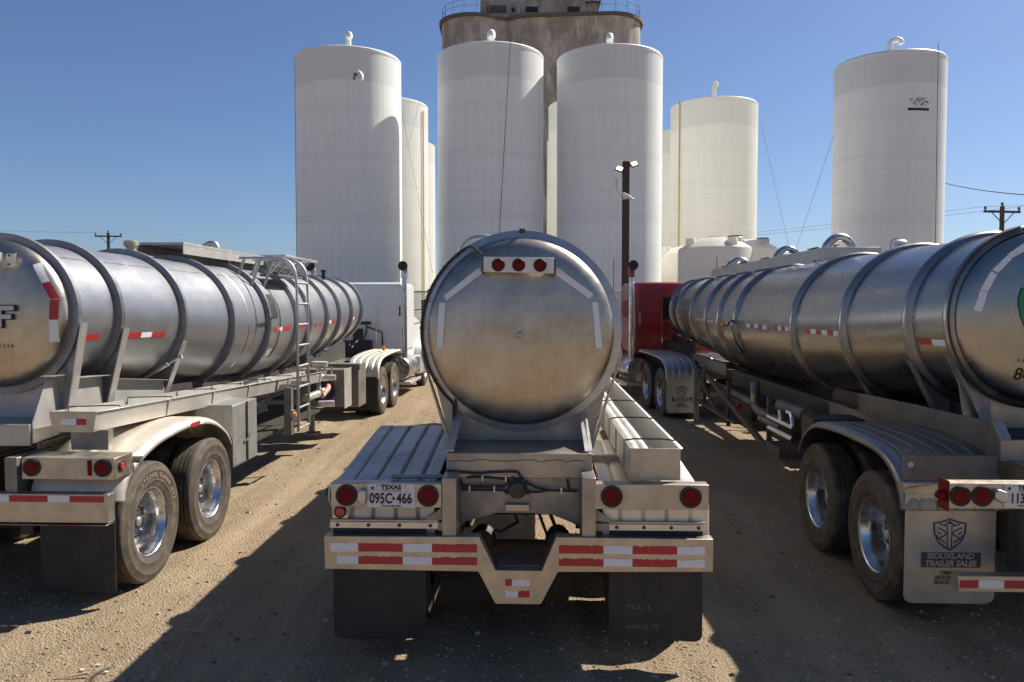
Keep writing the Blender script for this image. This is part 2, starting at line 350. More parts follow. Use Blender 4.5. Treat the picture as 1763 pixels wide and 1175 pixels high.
def ring(root,R,zc,y,h,w_,mat,style='flat',n=96):
    mb=MB()
    if style=='flat': prof=[(R-.01,y-w_*.15),(R+h,y-w_*.15),(R+h,y+w_*.85),(R+h-.01,y+w_*.85),(R+h-.01,y+w_*.05),(R-.01,y+w_*.05)]
    elif style=='hat': prof=[(R-.005,y-w_/2-.012),(R+.003,y-w_/2-.008),(R+.005,y-w_/2),(R+h,y-w_/2+.012),(R+h+.002,y),(R+h,y+w_/2-.012),(R+.005,y+w_/2),(R+.003,y+w_/2+.008),(R-.005,y+w_/2+.012)]
    else: prof=[(R-.004,y-w_/2-.015),(R+.004,y-w_/2-.01),(R+.012,y-w_/2)]+[(R+.012+(h-.012)*math.sin(PI*k/8),y-w_/2*math.cos(PI*k/8)) for k in range(1,8)]+[(R+.012,y+w_/2),(R+.004,y+w_/2+.01),(R-.004,y+w_/2+.015)]
    mb.lathe(prof,(0,0,zc),n=n,closed=True); return mb.build('stiffening_ring',mat,root,smooth=45)
def shell_tape(root,S,segs,w_,side,name='reflective_tape'):
    # segs: (y0,y1,'w'/'r'); strips follow the curved shell at height zt
    runs=[[]]
    for q in segs:
        if runs[-1] and abs(runs[-1][-1][1]-q[0])>.01: runs.append([])
        runs[-1].append(q)
    if len(runs)>1:
        for r_ in runs: shell_tape(root,S,r_,w_,side,name)
        return
    mb=MB()
    for y0,y1,z,c in segs:
        mb.mi=0 if c=='w' else 1; v=[];n=4
        for k in range(n+1):
            for y in (y0,y1):
                R,zc=S.R(y),S.z(y); rr=R+.004; q=math.asin((z-zc)/R)-w_/2/R+w_/R*k/n; v.append((side*math.cos(q)*rr,y,zc+math.sin(q)*rr))
        mb.add(v,[(2*k,2*k+1,2*k+3,2*k+2) for k in range(n)])
    return mb.build(name,['tapew','taper'],root,smooth=0)
def head_patch(root,R,zc,y0,quad,mat,name='reflective_tape',off=.004,n=6):
    mb=MB(); q=[Vector(p) for p in quad]; v=[]
    for i in range(n+1):
        for j in range(3):
            a=q[0].lerp(q[3],i/n); b=q[1].lerp(q[2],i/n); p=a.lerp(b,j/2); r=math.hypot(p.x,p.y-zc); v.append((p.x,y0-dish_y(r,R)-off,p.y))
    mb.add(v,[(i*3+j,i*3+j+1,(i+1)*3+j+1,(i+1)*3+j) for i in range(n) for j in range(2)])
    return mb.build(name,mat,root,smooth=60)
def catp(P): return cat_rom(P,6)
def fender(root,prof,x0,x1,ribs,mat,lip=.05,depth=.016,name='fender',outer_w=.07,groove=.012):
    P=catp(prof); xs_=[x0+(x1-x0)*i/90 for i in range(91)]; s=1 if x1>x0 else -1; W=abs(x1-x0); v=[]
    for i,(y,z) in enumerate(P):
        a=P[max(i-1,0)]; b=P[min(i+1,len(P)-1)]; d=Vector((b[0]-a[0],b[1]-a[1])).normalized(); nrm=Vector((-d.y,d.x))
        for x in xs_:
            u=abs(x-x0); h=0
            for k in range(ribs): h-=depth*math.exp(-((u-W*(k+.75)/(ribs+.6))/groove)**2)
            e=u-(W-outer_w)
            if e>0: h-=lip*(1-math.sqrt(max(0,1-(e/outer_w)**2)))
            v.append((x,y+nrm.x*h,z+nrm.y*h))
    n=len(xs_); mb=MB(); mb.add(v,[(i*n+j,i*n+j+1,(i+1)*n+j+1,(i+1)*n+j) for i in range(len(P)-1) for j in range(n-1)])
    return mb.build(name,mat,root,smooth=50,solid=.006)
def tyre_prof(w_=.14,R=.525,grooves=True):
    k=R/.525; half=[(.295,.104),(.300,.116),(.330,.129),(.352,.133),(.356,.136),(.362,.133),(.40,.1385),(.44,.139),(.446,.142),(.452,.139),(.478,.133),(.497,.124),(.503,.124),(.512,.117),(.520,.108)]
    sc_=w_/.14; tr=[]; gx=[-.066,-.023,.023,.066]
    for q in gx: tr+=[(.5245,q-.0065),(.511,q-.004),(.511,q+.004),(.5245,q+.0065)]
    full=[(r,-a*sc_) for r,a in half]+([(r,a*sc_) for r,a in tr] if grooves else [])+[(r,a*sc_) for r,a in half[::-1]]
    return [(r*k,a) for r,a in full]
def wheel(root,x,y,side,R=.525,outer=True,steer=False,treadmat='tyre'):
    z=R-.008; mb=MB(); mb.lathe([(r,a*side) for r,a in tyre_prof(.14,R,treadmat=='tyre')],(x,y,z),'x',n=72)
    if treadmat!='tyre':
        for k in range(44):
            a=2*PI*k/44
            for s_ in (-1,1):
                for i_,(w0,w1) in enumerate(((.012,.058),(.066,.118))):
                    aa=a+(i_*.07 if s_>0 else .05+i_*.07); c,sn=math.cos(aa),math.sin(aa); hw=.024; r0,r1=R-.012,R+.004
                    vs=[]
                    for rr in (r0,r1):
                        for (tx,tt) in ((w0,-hw),(w1,-hw),(w1,hw),(w0,hw)): vs.append((x+s_*tx,y+c*rr-sn*tt,z+sn*rr+c*tt))
                    mb.add(vs,[(4,5,6,7),(0,1,5,4),(1,2,6,5),(2,3,7,6),(3,0,4,7)])
    t=mb.build('wheel','tyre',root,smooth=40)
    if not outer: return t
    mb=MB()
    if steer: p=[(.302,.112),(.306,.118),(.300,.124),(.290,.120),(.280,.10),(.268,.085),(.235,.07),(.215,.072),(.16,.098),(.13,.100)]
    else: p=[(.302,.100),(.307,.110),(.302,.118),(.292,.116),(.283,.10),(.279,.075),(.268,.062),(.262,.02),(.258,-.03),(.256,-.06),(.248,-.078),(.225,-.082),(.175,-.070),(.135,-.068)]
    mb.lathe([(r,a*side) for r,a in p],(x,y,z),'x',n=64)
    rm=mb.build('rim','rim',t,smooth=50)
    base=(-.068 if not steer else .10)*side
    mb=MB(); mb.mi=0
    mb.lathe([(.138,base),(.115,base+.01*side),(.105,base+.03*side),(.085,base+.045*side),(.08,base+.06*side),(.06,base+.066*side),(.0,base+.066*side)],(x,y,z),'x',n=24)
    mb.mi=1
    for k in range(10):
        a=2*PI*k/10; mb.lathe([(.016,base-.002*side),(.016,base+.03*side),(.011,base+.036*side),(0,base+.036*side)],(x,y+.1675*math.cos(a),z+.1675*math.sin(a)),'x',n=6)
    mb.mi=2
    for k in range(10):
        a=2*PI*(k+.5)/10; mb.lathe([(0,base-.012*side+.0045*side),(.026,base-.012*side+.0045*side)],(x,y+.208*math.cos(a),z+.208*math.sin(a)),'x',n=12)
    mb.build('hub',['undr' if not steer else 'chrome','chrome','ink'],t,smooth=40)
    if not steer:
        mb=MB(); mb.lathe([(.04,base+.067*side),(.04,base+.08*side),(.032,base+.086*side),(0,base+.086*side)],(x,y,z),'x',n=20); mb.build('hub_cap','alu_l',t,smooth=40)
    return t
def axle_set(root,ys_,hx=1.27,sides=(-1,1),R=.525,treadmat='tyre'):
    out=[]
    for y in ys_:
        for s in (-1,1):
            a=wheel(root,s*(hx-.14),y,s,R,True,False,treadmat); b=wheel(root,s*(hx-.14-.33),y,s,R,False,False,treadmat); out.append(a)
        mb=MB(); mb.tube([(-.95,y,R-.01),(.95,y,R-.01)],.065,14); mb.lathe([(.0,-.07),(.16,-.05),(.2,0),(.16,.05),(0,.07)],(0,y,R-.01),'y',n=16) if treadmat!='tyre' else None
        for s in (-1,1):
            mb.lathe([(.2,s*.55),(.21,s*.57),(.21,s*.68),(0,s*.68)],(0,y,R-.01),'x',n=20)
            mb.box(s*.5-.04,s*.5+.04,y-.09,y+.09,R+.04,R+.16)
        mb.build('axle','rust',root,smooth=40)
    return out
def lamp(root,x,y,z,r,name='tail_light',side=None,lens='lens',dirv='y'):
    mb=MB(); s=-1 if dirv=='y' else side
    ax=dirv
    c=(x,y,z)
    mb.lathe([(r,.002*-s),(r,.012*s),(r*.93,.016*s),(r*.76,.013*s),(r*.74,.004*s)],c,ax,n=32); o=mb.build(name,'black',root,smooth=50)
    mb=MB(); mb.lathe([(r*.75,.008*s),(r*.72,.016*s),(r*.45,.020*s),(r*.44,.018*s),(0,.021*s)],c,ax,n=32); mb.build('lens',lens,o,smooth=50); return o
def ragged(x0,x1,z0,z1,amt,seed,miss=0):
    rnd=random.Random(seed); n=max(6,int((x1-x0)/.012)); top=[];bot=[]
    for i in range(n+1):
        x=x0+(x1-x0)*i/n; top.append((x,z1-(rnd.random()**3)*amt)); bot.append((x,z0+(rnd.random()**4)*amt*.3))
    return bot+top[::-1]
def tape_row(root,segs,z0,z1,y,amt=.0,seed=1,t=.0022):
    mb=MB()
    for i,(x0,x1,c) in enumerate(segs):
        mb.mi=0 if c=='w' else 1
        if amt>0: mb.prism(ragged(x0,x1-.0008,z0,z1,amt,seed+i*7),y-t,y-.0003)
        else: mb.box(x0,x1-.0008,y-t,y-.0003,z0,z1)
    return mb.build('reflective_tape',['tapew','taper'],root,smooth=0)
def curl(x,z,z0,z1):
    u=(z1-z)/(z1-z0); return .022*u*u*math.sin(2.2+x*5+z0*9)+.006*math.sin(x*17+u*4)*u
def flap(root,x0,x1,z0,z1,y,mat,rad=.05,t=.01):
    mb=MB(); nz=16; nx_=10; W=x1-x0; v=[]
    for side_ in (0,1):
        for i in range(nz+1):
            z=z1+(z0+rad-z1)*i/8 if i<=8 else z0+rad*math.cos((i-8)/8*PI/2); ins=0
            if i>8: ins=rad-math.sqrt(max(0,rad*rad-(z0+rad-z)**2))
            for j in range(nx_+1):
                x=x0+ins+(W-2*ins)*j/nx_
                v.append((x,y+t*side_+(curl(x,z,z0,z1) if mat=='flap' else 0),z))
    m=(nz+1)*(nx_+1); f=[]
    for i in range(nz):
        for j in range(nx_):
            a=i*(nx_+1)+j; f+=[(a,a+1,a+nx_+2,a+nx_+1),(m+a+1,m+a,m+a+nx_+1,m+a+nx_+2)]
    per=[j for j in range(nx_+1)]+[i*(nx_+1)+nx_ for i in range(1,nz+1)]+[nz*(nx_+1)+j for j in range(nx_-1,-1,-1)]+[i*(nx_+1) for i in range(nz-1,0,-1)]
    f+=[(per[k],per[(k+1)%len(per)],m+per[(k+1)%len(per)],m+per[k]) for k in range(len(per))]
    mb.add(v,f); return mb.build('mud_flap',mat,root)
def shield_logo(root,cx,cz,s,y,mat,name='logo'):
    # shield outline, T and two S strokes; s = half width
    def S(pts): return [(cx+p[0]*s,cz+p[1]*s) for p in pts]
    mb=MB(); out=[(-.98,.72),(-.5,.80),(0,.98),(.5,.80),(.98,.72),(.95,.1),(.72,-.42),(.38,-.75),(0,-.98),(-.38,-.75),(-.72,-.42),(-.95,.1)]
    inn=[(a*.87,b*.87) for a,b in out]; n=len(out)
    A=S(out);B=S(inn)
    for i in range(n): j=(i+1)%n; mb.prism([A[i],A[j],B[j],B[i]],y-.0016,y-.0002)
    def bar(p,q,w_):
        a=Vector(p);b=Vector(q);d=(b-a).normalized();nn=Vector((-d.y,d.x))*w_
        mb.prism(S([a+nn,b+nn,b-nn,a-nn]),y-.0015,y-.0002)
    bar((-.12,.5),(-.12,-.82),.035); bar((.12,.5),(.12,-.82),.035); bar((-.62,.62),(-.12,.5),.04); bar((.62,.62),(.12,.5),.04)
    mb.prism(S([(-.42,.52),(0,.83),(.42,.52),(.12,.62),(-.12,.62)]),y-.0015,y-.0002)
    for sx in (-1,1):
        for p,q in (((.72,.42),(.22,.18)),((.22,.18),(.22,-.02)),((.22,-.02),(.62,-.22)),((.62,-.22),(.22,-.50)),((.72,.16),(.5,.02)),((.74,-.02),(.66,-.3))): bar((sx*p[0],p[1]),(sx*q[0],q[1]),.045)
    return mb.build(name,mat,root,smooth=0)
def dealer_flap(root,x0,x1,z0,z1,y,texts=True):
    f=flap(root,x0,x1,z0,z1,y,'flap_s',.06,.006); W=x1-x0;H_=z1-z0;cx=(x0+x1)/2+.005
    shield_logo(f,cx-.01,z0+H_*.622,W*.19,y,'inkblue')
    mb=MB(); mb.box(cx-W*.325,cx+W*.335,y-.0014,y-.0002,z0+H_*.325,z0+H_*.462); mb.build('print_band','inkblue',f,smooth=0)
    text('lettering','SIOUXLAND',W*.088,(cx,y-.0022,z0+H_*.427),'flap_s',f,bold=.0018,xs=1.05,shear=.15)
    text('lettering','TRAILER SALES',W*.088,(cx,y-.0022,z0+H_*.36),'flap_s',f,bold=.0018,xs=.98,shear=.15)
    for i,t in enumerate(('OMAHA','SIOUX CITY','SIOUX FALLS')): text('lettering',t,W*.062,(cx,y-.0016,z0+H_*(.277-.044*i)),'ink',f,bold=.0012)
    return f
def dish_text(root,str_,size,x,z,R,zc,y0,mat,**kw):
    me=text_mesh(str_,size,extr=0,**kw)
    for v in me.vertices:
        X,Z=x+v.co.x,z+v.co.y; v.co=(X,y0-dish_y(math.hypot(X,Z-zc),R)-.004,Z)
    me.name='lettering'; me.materials.clear(); me.materials.append(M[mat]); o=bpy.data.objects.new('lettering',me); COL.objects.link(o); o.parent=root; return o
def licence(root,x0,x1,z0,z1,y,num,numx,top='TEXAS',sub=True,align='CENTER'):
    mb=MB(); mb.box(x0,x1,y-.004,y-.001,z0,z1); p=mb.build('licence_plate','platew',root,bevel=.001); W=x1-x0;H_=z1-z0;cx=(x0+x1)/2
    text('lettering',top,H_*.25,(cx-W*.0,y-.0048,z0+H_*.85),'ink',p,bold=.002,xs=1.15)
    text('lettering','TOKEN TRAILER',H_*.105,(cx,y-.0048,z0+H_*.70),'ink',p,xs=1.1)
    text('lettering','The Lone Star State',H_*.10,(cx,y-.0048,z0+H_*.075),'ink',p,bold=.0006)
    for s,x in numx: text('lettering',s,H_*.60,(x0+W*x,y-.0048,z0+H_*.37),'ink',p,xs=.72,bold=.0028)
    mb=MB(); sx,sz,r=x0+W*.11,z0+H_*.82,.017
    st_=[(sx+r*(1 if k%2==0 else .42)*math.sin(k*PI/5),sz+r*(1 if k%2==0 else .42)*math.cos(k*PI/5)) for k in range(10)]; mb.prism(st_,y-.0052,y-.0042)
    tx=[(0,-1),(.25,-.5),(.8,-.1),(.85,.35),(.1,.45),(.1,1),(-.35,1),(-.35,.2),(-1,.15),(-.55,-.3),(-.25,-.25)]
    mb.prism([(x0+W*.545+a*.014,z0+H_*.38+b*.016) for a,b in tx],y-.0052,y-.0042)
    for bx in (.2,.8): mb.lathe([(.0045,-.0065),(0,-.0065)],(x0+W*bx,y,z0+H_*.92),'y',n=8)
    mb.build('emblem','ink',p,smooth=0); return p
def beam(mb,a,b,w_,h):
    a=Vector(a);b=Vector(b);d=(b-a).normalized();s=d.cross(Vector((0,0,1)));s=(s if s.length>.05 else Vector((1,0,0))).normalized();u=s.cross(d).normalized()
    v=[p+s*i*w_/2+u*j*h/2 for p in (a,b) for i,j in ((-1,-1),(1,-1),(1,1),(-1,1))]
    mb.add(v,[(0,1,2,3),(7,6,5,4),(0,4,5,1),(1,5,6,2),(2,6,7,3),(3,7,4,0)])
def saddle(R,zc,y,xb,zb,xt,n=20,t=.012):
    # plate between the frame and the tank, cut to the curve of the shell
    mb=MB(); a=math.acos(min(1,xt/(R+.0)))
    arc=[(R*math.sin(q),zc-R*math.cos(q)) for q in [-(PI/2-a)+(PI-2*a)*k/n*1.0 for k in range(n+1)]]
    poly=[(-xb,zb)]+[(xb,zb)]+arc[::-1]; mb.prism(poly,y,y+t); return mb
def frame_rails(root,y0,y1,x=.46,z0=.98,z1=1.24,mat='frame'):
    mb=MB()
    for s in (-1,1):
        mb.box(s*x-.006,s*x+.006,y0,y1,z0,z1); 
        mb.box(s*x-.05,s*x+.05,y0,y1,z0-.012,z0+.0-.001); mb.box(s*x-.05,s*x+.05,y0,y1,z1+.001,z1+.012)
    return mb.build('frame_rail',mat,root,split='x')
def suspension(root,ys_):
    mb=MB()
    for s in (-1,1):
        mb.box(s*.5-.05,s*.5+.05,ys_[0]-.55,ys_[0]-.42,.55,.98); mb.box(s*.5-.05,s*.5+.05,(ys_[0]+ys_[1])/2-.09,(ys_[0]+ys_[1])/2+.09,.52,.98); mb.box(s*.5-.05,s*.5+.05,ys_[1]+.42,ys_[1]+.55,.55,.98)
        for y in ys_:
            mb.tube([(s*.5,y-.48,.62),(s*.5,y-.2,.59),(s*.5,y,.585),(s*.5,y+.2,.59),(s*.5,y+.48,.62)],.035,8)
            mb.lathe([(0,-.09),(.08,-.09),(.085,-.02),(.095,0),(.085,.02),(.08,.09),(0,.09)],(s*.28,y-.22,.66),'y',n=18)
    mb.tube([(-.3,ys_[1]+.75,.78),(.3,ys_[1]+.75,.78)],.12,18)
    mb.tube([(-.04,ys_[0]-.45,.92),(-.02,ys_[0]-.3,.8),(-.15,ys_[0]-.2,.7),(-.28,ys_[0]-.2,.72)],.012,6); mb.tube([(.12,ys_[0]-.45,.95),(.2,ys_[0]-.3,.7),(.22,ys_[0]-.25,.66)],.012,6); mb.tube([(.2,ys_[0]-.45,.95),(.27,ys_[0]-.35,.75),(.24,ys_[0]-.25,.6)],.014,6)
    return mb.build('suspension','undr',root)
def landing_gear(root,y,x=.85):
    mb=MB()
    for s in (-1,1):
        mb.box(s*x-.06,s*x+.06,y-.06,y+.06,.45,1.15); mb.box(s*x-.045,s*x+.045,y-.045,y+.045,.1,.45); mb.box(s*x-.13,s*x+.13,y-.13,y+.13,.06,.1)
        beam(mb,(s*x,y+.05,.55),(s*x*.6,y+.9,1.1),.05,.05)
    mb.box(-x,x,y-.03,y+.03,.6,.68); return mb.build('landing_gear','frame',root,bevel=.006)
def trough(root,x0,x1,zb,zt,y0,y1,drop,mat,flare=0,fl=.012,name='hose_trough'):
    # open-topped channel; drop(y) lowers it along its length
    n=12; mb=MB(); t=.004
    cs=[(x0-fl,zt),(x0,zt),(x0+flare,zb),(x1-flare,zb),(x1,zt),(x1+fl,zt)]
    v=[]
    for i in range(n+1):
        y=y0+(y1-y0)*i/n
        for x,z in cs: v.append((x,y,z-drop(y)))
    m=len(cs); mb.add(v,[(i*m+j,i*m+j+1,(i+1)*m+j+1,(i+1)*m+j) for i in range(n) for j in range(m-1)])
    for y in (y0,y1): mb.add([(x,y,z-drop(y)) for x,z in cs[1:5]],[(0,1,2,3)])
    return mb.build(name,mat,root,solid=.006,smooth=25)
def cable(root,pts,r,name='air_line',mat='black',k=6):
    mb=MB(); mb.tube(cat_rom(pts,k),r,8); return mb.build(name,mat,root,smooth=60)
def ang(vp): return -math.atan((vp-881.5)/1371)
# ================================================================ centre trailer
T=empty('tank_trailer',(.04,5.17,0),ang(927),'stainless tank trailer seen square from behind, three red lamps above its domed end','tank trailer','stainless tank trailers parked in a row')
R0,ZC,Y0=.695,2.205,.80
S0=Shell([(.6,.695),(1.3,.70),(3.7,.80),(5.2,.83),(6.5,.83),(9,.78),(12,.69)],2.90)
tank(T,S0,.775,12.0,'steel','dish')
for i,y in enumerate([.80,2.2,3.6,5.0,6.4,7.8,9.2,10.6,11.9]): ring(T,S0.R(y),S0.z(y),y,.055,.075,'ring','hat')
# lamp bar
mb=MB(); mb.prism([(-.262,2.64),(.242,2.625),(.242,2.738),(-.262,2.748)],.535,.60); lb=mb.build('light_bar','alu_l',T,bevel=.003)
for x in (-.156,-.01,.143): lamp(lb,x,.535,2.688-(.003 if x>0 else 0),.047,'marker_light')
mb=MB(); mb.box(-.275,-.262,.54,.72,2.63,2.745); mb.box(.242,.255,.54,.72,2.62,2.735); mb.build('bracket','rust',T,split=1)
for q in ([(-.6,2.418),(-.549,2.416),(-.57,2.084),(-.618,2.085)],[(-.303,2.676),(-.564,2.471),(-.541,2.436),(-.279,2.631)],[(.533,2.481),(.269,2.675),(.246,2.63),(.504,2.443)],[(.522,2.42),(.566,2.422),(.597,2.09),(.55,2.087)]):
    if q[0][0]<-.59 or q[0][0]==.522: qq=q
    else: qq=[q[0],q[3],q[2],q[1]]; qq=[q[0],q[3],q[2],q[1]]
    head_patch(T,R0,ZC,.775,qq,'tapew')
mb=MB(); mb.lathe([(.022,.585),(.022,.572),(.015,.566),(.0,.566)],(-.005,0,2.185),'y',n=18); mb.lathe([(.006,.585),(.006,.574),(0,.574)],(-.045,0,2.18),'y',n=8); mb.build('drain_plug','ring',T)
# wiring on the first ring
rw=R0+.02
cable(T,[(-.27,.60,2.76),(-.36,.70,2.83)]+[(-math.cos(a)*(rw+.028),.755,ZC+math.sin(a)*(rw+.028)) for a in [R_(x) for x in (56,50,44,40,34,26,18,8,0,-8,-18,-28,-38,-46)]]+[(-.50,.72,1.62),(-.49,.6,1.42)],.009,'wiring')
cable(T,[(-.50,.765,1.80),(-.488,.76,1.66),(-.495,.75,1.45)],.008,'wiring')
mb=MB()
for a in (50,40,18,2,-14,-30): q=R_(a); mb.box(-math.cos(q)*(rw+.028)-.012,-math.cos(q)*(rw+.028)+.012,.742,.77,ZC+math.sin(q)*(rw+.028)-.008,ZC+math.sin(q)*(rw+.028)+.008)
mb.box(-.012,.03,.765,.80,ZC+R0+.035,ZC+R0+.068); mb.build('wire_clip','undr',T,split=1)
mb=MB(); mb.tube(cat_rom([(-.53,1.5,2.80),(-.51,1.42,2.88),(-.43,1.36,2.945),(-.33,1.36,2.965),(-.2,1.4,2.96)],5),.012,8); mb.build('grab_rail','galv',T)
# saddle and frame
s_=saddle(R0+.03,ZC,.86,.53,1.31,.71); s_.build('saddle_plate','alud',T)
mb=MB(); mb.prism([(-.753,2.09),(-.735,1.95),(-.52,1.30),(-.545,1.30),(-.765,2.03)],.85,.93); mb.prism([(.753,2.09),(.765,2.03),(.545,1.30),(.52,1.30),(.735,1.95)],.85,.93); mb.build('saddle_flange','alu',T,split='x')
mb=MB(); mb.box(-.5,.5,.25,.27,1.235,1.385); mb.box(-.498,.498,.272,.86,1.366,1.376); mb.build('rear_sill','alud',T,bevel=.003)
mb=MB(); mb.prism([(.25,1.386),(.86,1.386),(.86,1.60),(.70,1.57)],-.497,-.487,'x'); mb.prism([(.25,1.386),(.86,1.386),(.86,1.60),(.70,1.57)],.478,.488,'x'); 
mb.build('gusset_plate','alu_l',T,split='x')
for s in (-1,1):
    mb=MB(); v=[(s*.452,.275,1.392),(s*.505,.275,1.392),(s*.492,.84,1.60),(s*.44,.84,1.60)]; mb.add(v+[(a,b,c+.008) for a,b,c in v],[(0,1,2,3),(4,5,6,7),(0,1,5,4),(1,2,6,5),(2,3,7,6),(3,0,4,7)]); mb.build('gusset_flange','alu_l',T)
frame_rails(T,.3,11.2,.44,.97,1.22)
mb=MB(); mb.box(-.505,-.408,.02,.30,.66,1.262); mb.box(.418,.512,.02,.30,.66,1.268); 
mb.build('frame_post','alud',T,bevel=.006,split='x')
mb=MB(); P=[(-.405,1.225),(.415,1.225),(.415,.88),(.40,.885),(.23,.955),(.10,.965),(-.16,.965),(-.38,.90),(-.405,.86)]; mb.prism(P,.28,.292); 
cp=mb.build('cross_plate','frame',T)
mb=MB(); mb.prism([(-.50,1.235),(-.41,1.262),(-.2,1.232),(.2,1.232),(.43,1.265),(.50,1.235),(.50,1.222),(-.5,1.222)],.26,.30); mb.build('cross_member','alu',T)
mb=MB(); mb.lathe([(.0,.19),(.052,.19),(.058,.20),(.058,.24),(.068,.245),(.068,.28)],(-.012,0,1.14),'y',n=24)
for a in (30,65,115,150,200,340): q=R_(a); mb.tube([(-.012+.055*math.cos(q),.25,1.14+.055*math.sin(q)),(-.012+.09*math.cos(q),.25,1.14+.09*math.sin(q))],.013,8)
mb.build('brake_valve','undr',T,smooth=40)
for pts in ([(-.36,.25,1.212),(-.30,.25,1.222),(-.16,.25,1.214),(-.07,.25,1.20)],[(-.40,.27,1.20),(-.395,.26,1.16),(-.34,.25,1.155),(-.13,.25,1.155),(-.09,.25,1.165)],[(-.40,.26,1.13),(-.2,.25,1.13),(-.12,.25,1.13),(-.08,.25,1.115)],[(.07,.25,1.175),(.12,.25,1.15),(.2,.24,1.135),(.3,.25,1.13),(.40,.26,1.125)],[(.07,.25,1.12),(.14,.25,1.12),(.2,.25,1.135)],[(.33,.25,1.21),(.34,.25,1.16),(.345,.25,1.13)],[(-.49,.235,1.265),(-.3,.235,1.25),(-.2,.235,1.255),(-.05,.235,1.262),(0,.235,1.25),(.01,.24,1.2)]): cable(T,pts,.008,'air_line')
mb=MB(); rnd=random.Random(4); pp=[(-.49+.98*i/30,.2485,1.337+rnd.uniform(-.008,.008)-.006*(i%5==0)) for i in range(30)]; mb.tube(pp,.0022,5); mb.build('weld_seam','ink',T)
mb=MB(); mb.box(-.095,.07,.24,.279,.985,1.033); mb.build('tow_bracket','alu',T,bevel=.003)
mb=MB()
for x,z in ((-.25,1.215),(-.09,1.21),(-.34,1.14),(-.17,1.14),(.29,1.13)): mb.box(x-.006,x+.006,.238,.243,z-.022,z+.022)
mb.build('hose_clamp','galv',T,split=1)
# bumper
mb=MB(); out=[(-1.285,.872),(-.256,.877),(-.148,.655),(.157,.655),(.25,.880),(1.273,.876),(1.273,.66),(.262,.648),(.15,.43),(-.15,.43),(-.262,.645),(-1.283,.652)]
mb.prism(out,0,.006); n=len(out)
for i in range(n):
    a=Vector(out[i]);b=Vector(out[(i+1)%n]); mb.add([(a.x,.0065,a.y),(b.x,.0065,b.y),(b.x,.095,b.y),(a.x,.095,a.y)],[(0,1,2,3)])
bp=mb.build('rear_bumper','alu',T,bevel=.0025)
for z0,z1,sd_,a in ((.772,.828,11,.006),(.688,.742,31,.010)):
    tape_row(bp,[(-1.245 if z0>.7 else -1.20,-1.058,'w'),(-1.058,-.761,'r'),(-.761,-.568,'w'),(-.568,-.269,'r')],z0,z1,0,a,sd_)
    tape_row(bp,[(.268,.56,'r'),(.56,.749,'w'),(.749,1.04,'r'),(1.04,1.221,'w')],z0,z1,0,a*1.2,sd_+5)
tape_row(bp,[(-.084,-.04,'r'),(-.04,.077,'w')],.551,.598,0,.012,77); tape_row(bp,[(-.084,.0,'w'),(.0,.077,'r')],.475,.523,0,.014,79)
mb=MB(); mb.box(-.505,-.41,.1,.3,.66,.70); mb.box(.42,.51,.1,.3,.66,.70); mb.box(-.14,.14,.096,.4,.60,.66); mb.build('bumper_bracket','frame',T,split=1)
# light boxes
mb=MB(); mb.box(-1.245,-.507,.02,.13,1.062,1.222); lbx=mb.build('light_box','alu',T,bevel=.004)
for x in (-1.137,-.595): lamp(lbx,x,.02,1.143,.072)
licence(lbx,-.998,-.681,1.063,1.222,.018,'095C 466',[('095C',.285),('466',.775)])
mb=MB(); mb.prism([(-1.055,1.17),(-1.035,1.19),(-1.005,1.185),(-1.0,1.15),(-1.005,1.09),(-1.04,1.09),(-1.055,1.12)],-.03,.02); mb.build('plate_light','galv',lbx,bevel=.008)
mb=MB(); mb.box(-1.235,-1.135,.035,.04,.985,1.075); b2=mb.build('lamp_bracket','alu_l',T); lamp(b2,-1.184,.035,1.03,.042,'marker_light',lens='lensb')
mb=MB(); mb.lathe([(.078,-1.246),(.07,-1.262),(.0,-1.268)],(0,.085,1.14),'x',n=24); sl_=mb.build('lamp_guard','galv',lbx,smooth=60)
lamp(sl_,-1.268,.075,1.145,.03,'marker_light',side=-1,lens='lensb',dirv='x')
mb=MB(); mb.box(.498,1.245,.02,.13,1.062,1.228); rbx=mb.build('light_box','alu',T,bevel=.004)
for x in (.613,1.127): lamp(rbx,x,.02,1.148,.072)
mb=MB(); mb.box(-.87,-.51,.14,.2,1.225,1.25); mb.build('mounting_tube','frame',T,bevel=.01)
# flap hangers and flaps
for x0,x1 in ((-1.258,-.535),(.60,1.238)):
    mb=MB(); mb.box(x0,x1,.05,.056,.915,.955); mb.mi=1; mb.box(x0,x1,.058,.12,.958,.968); mb.mi=2
    for k in range(4): mb.lathe([(.013,.05),(.011,.042),(0,.042)],(x0+.05+(x1-x0-.1)*k/3,0,.935),'y',n=8)
    mb.build('flap_hanger',['alu_l','alu','undr'],T,bevel=.0)
mb=MB(); mb.box(-.53,-.508,.05,.12,.9,.96); mb.box(-.6,-.505,.06,.12,.905,.955); mb.box(.513,.6,.06,.12,.905,.955); mb.prism([(-.62,.975),(-.51,.975),(-.51,1.055)],.05,.06); mb.prism([(.515,.975),(.62,.975),(.515,1.055)],.05,.06); mb.build('hanger_bracket','frame',T,split='x')
fl=flap(T,-1.245,-.62,.16,.915,.075,'flap',.045); fr=flap(T,.604,1.221,.165,.915,.075,'flap',.05)
def specks(root,x0,x1,z0,z1,y,n,seed):
    rnd=random.Random(seed); mb=MB()
    for i in range(n):
        x,z=rnd.uniform(x0,x1),rnd.uniform(z0,z1); a=rnd.uniform(.002,.006); yy=y+curl(x,z,.16,.915); mb.prism([(x,z),(x+a,z+a*.4),(x+a*.6,z+a*2)],yy-.0022,yy-.0008)
    mb.build('worn_print','inkgrey',root,smooth=0)
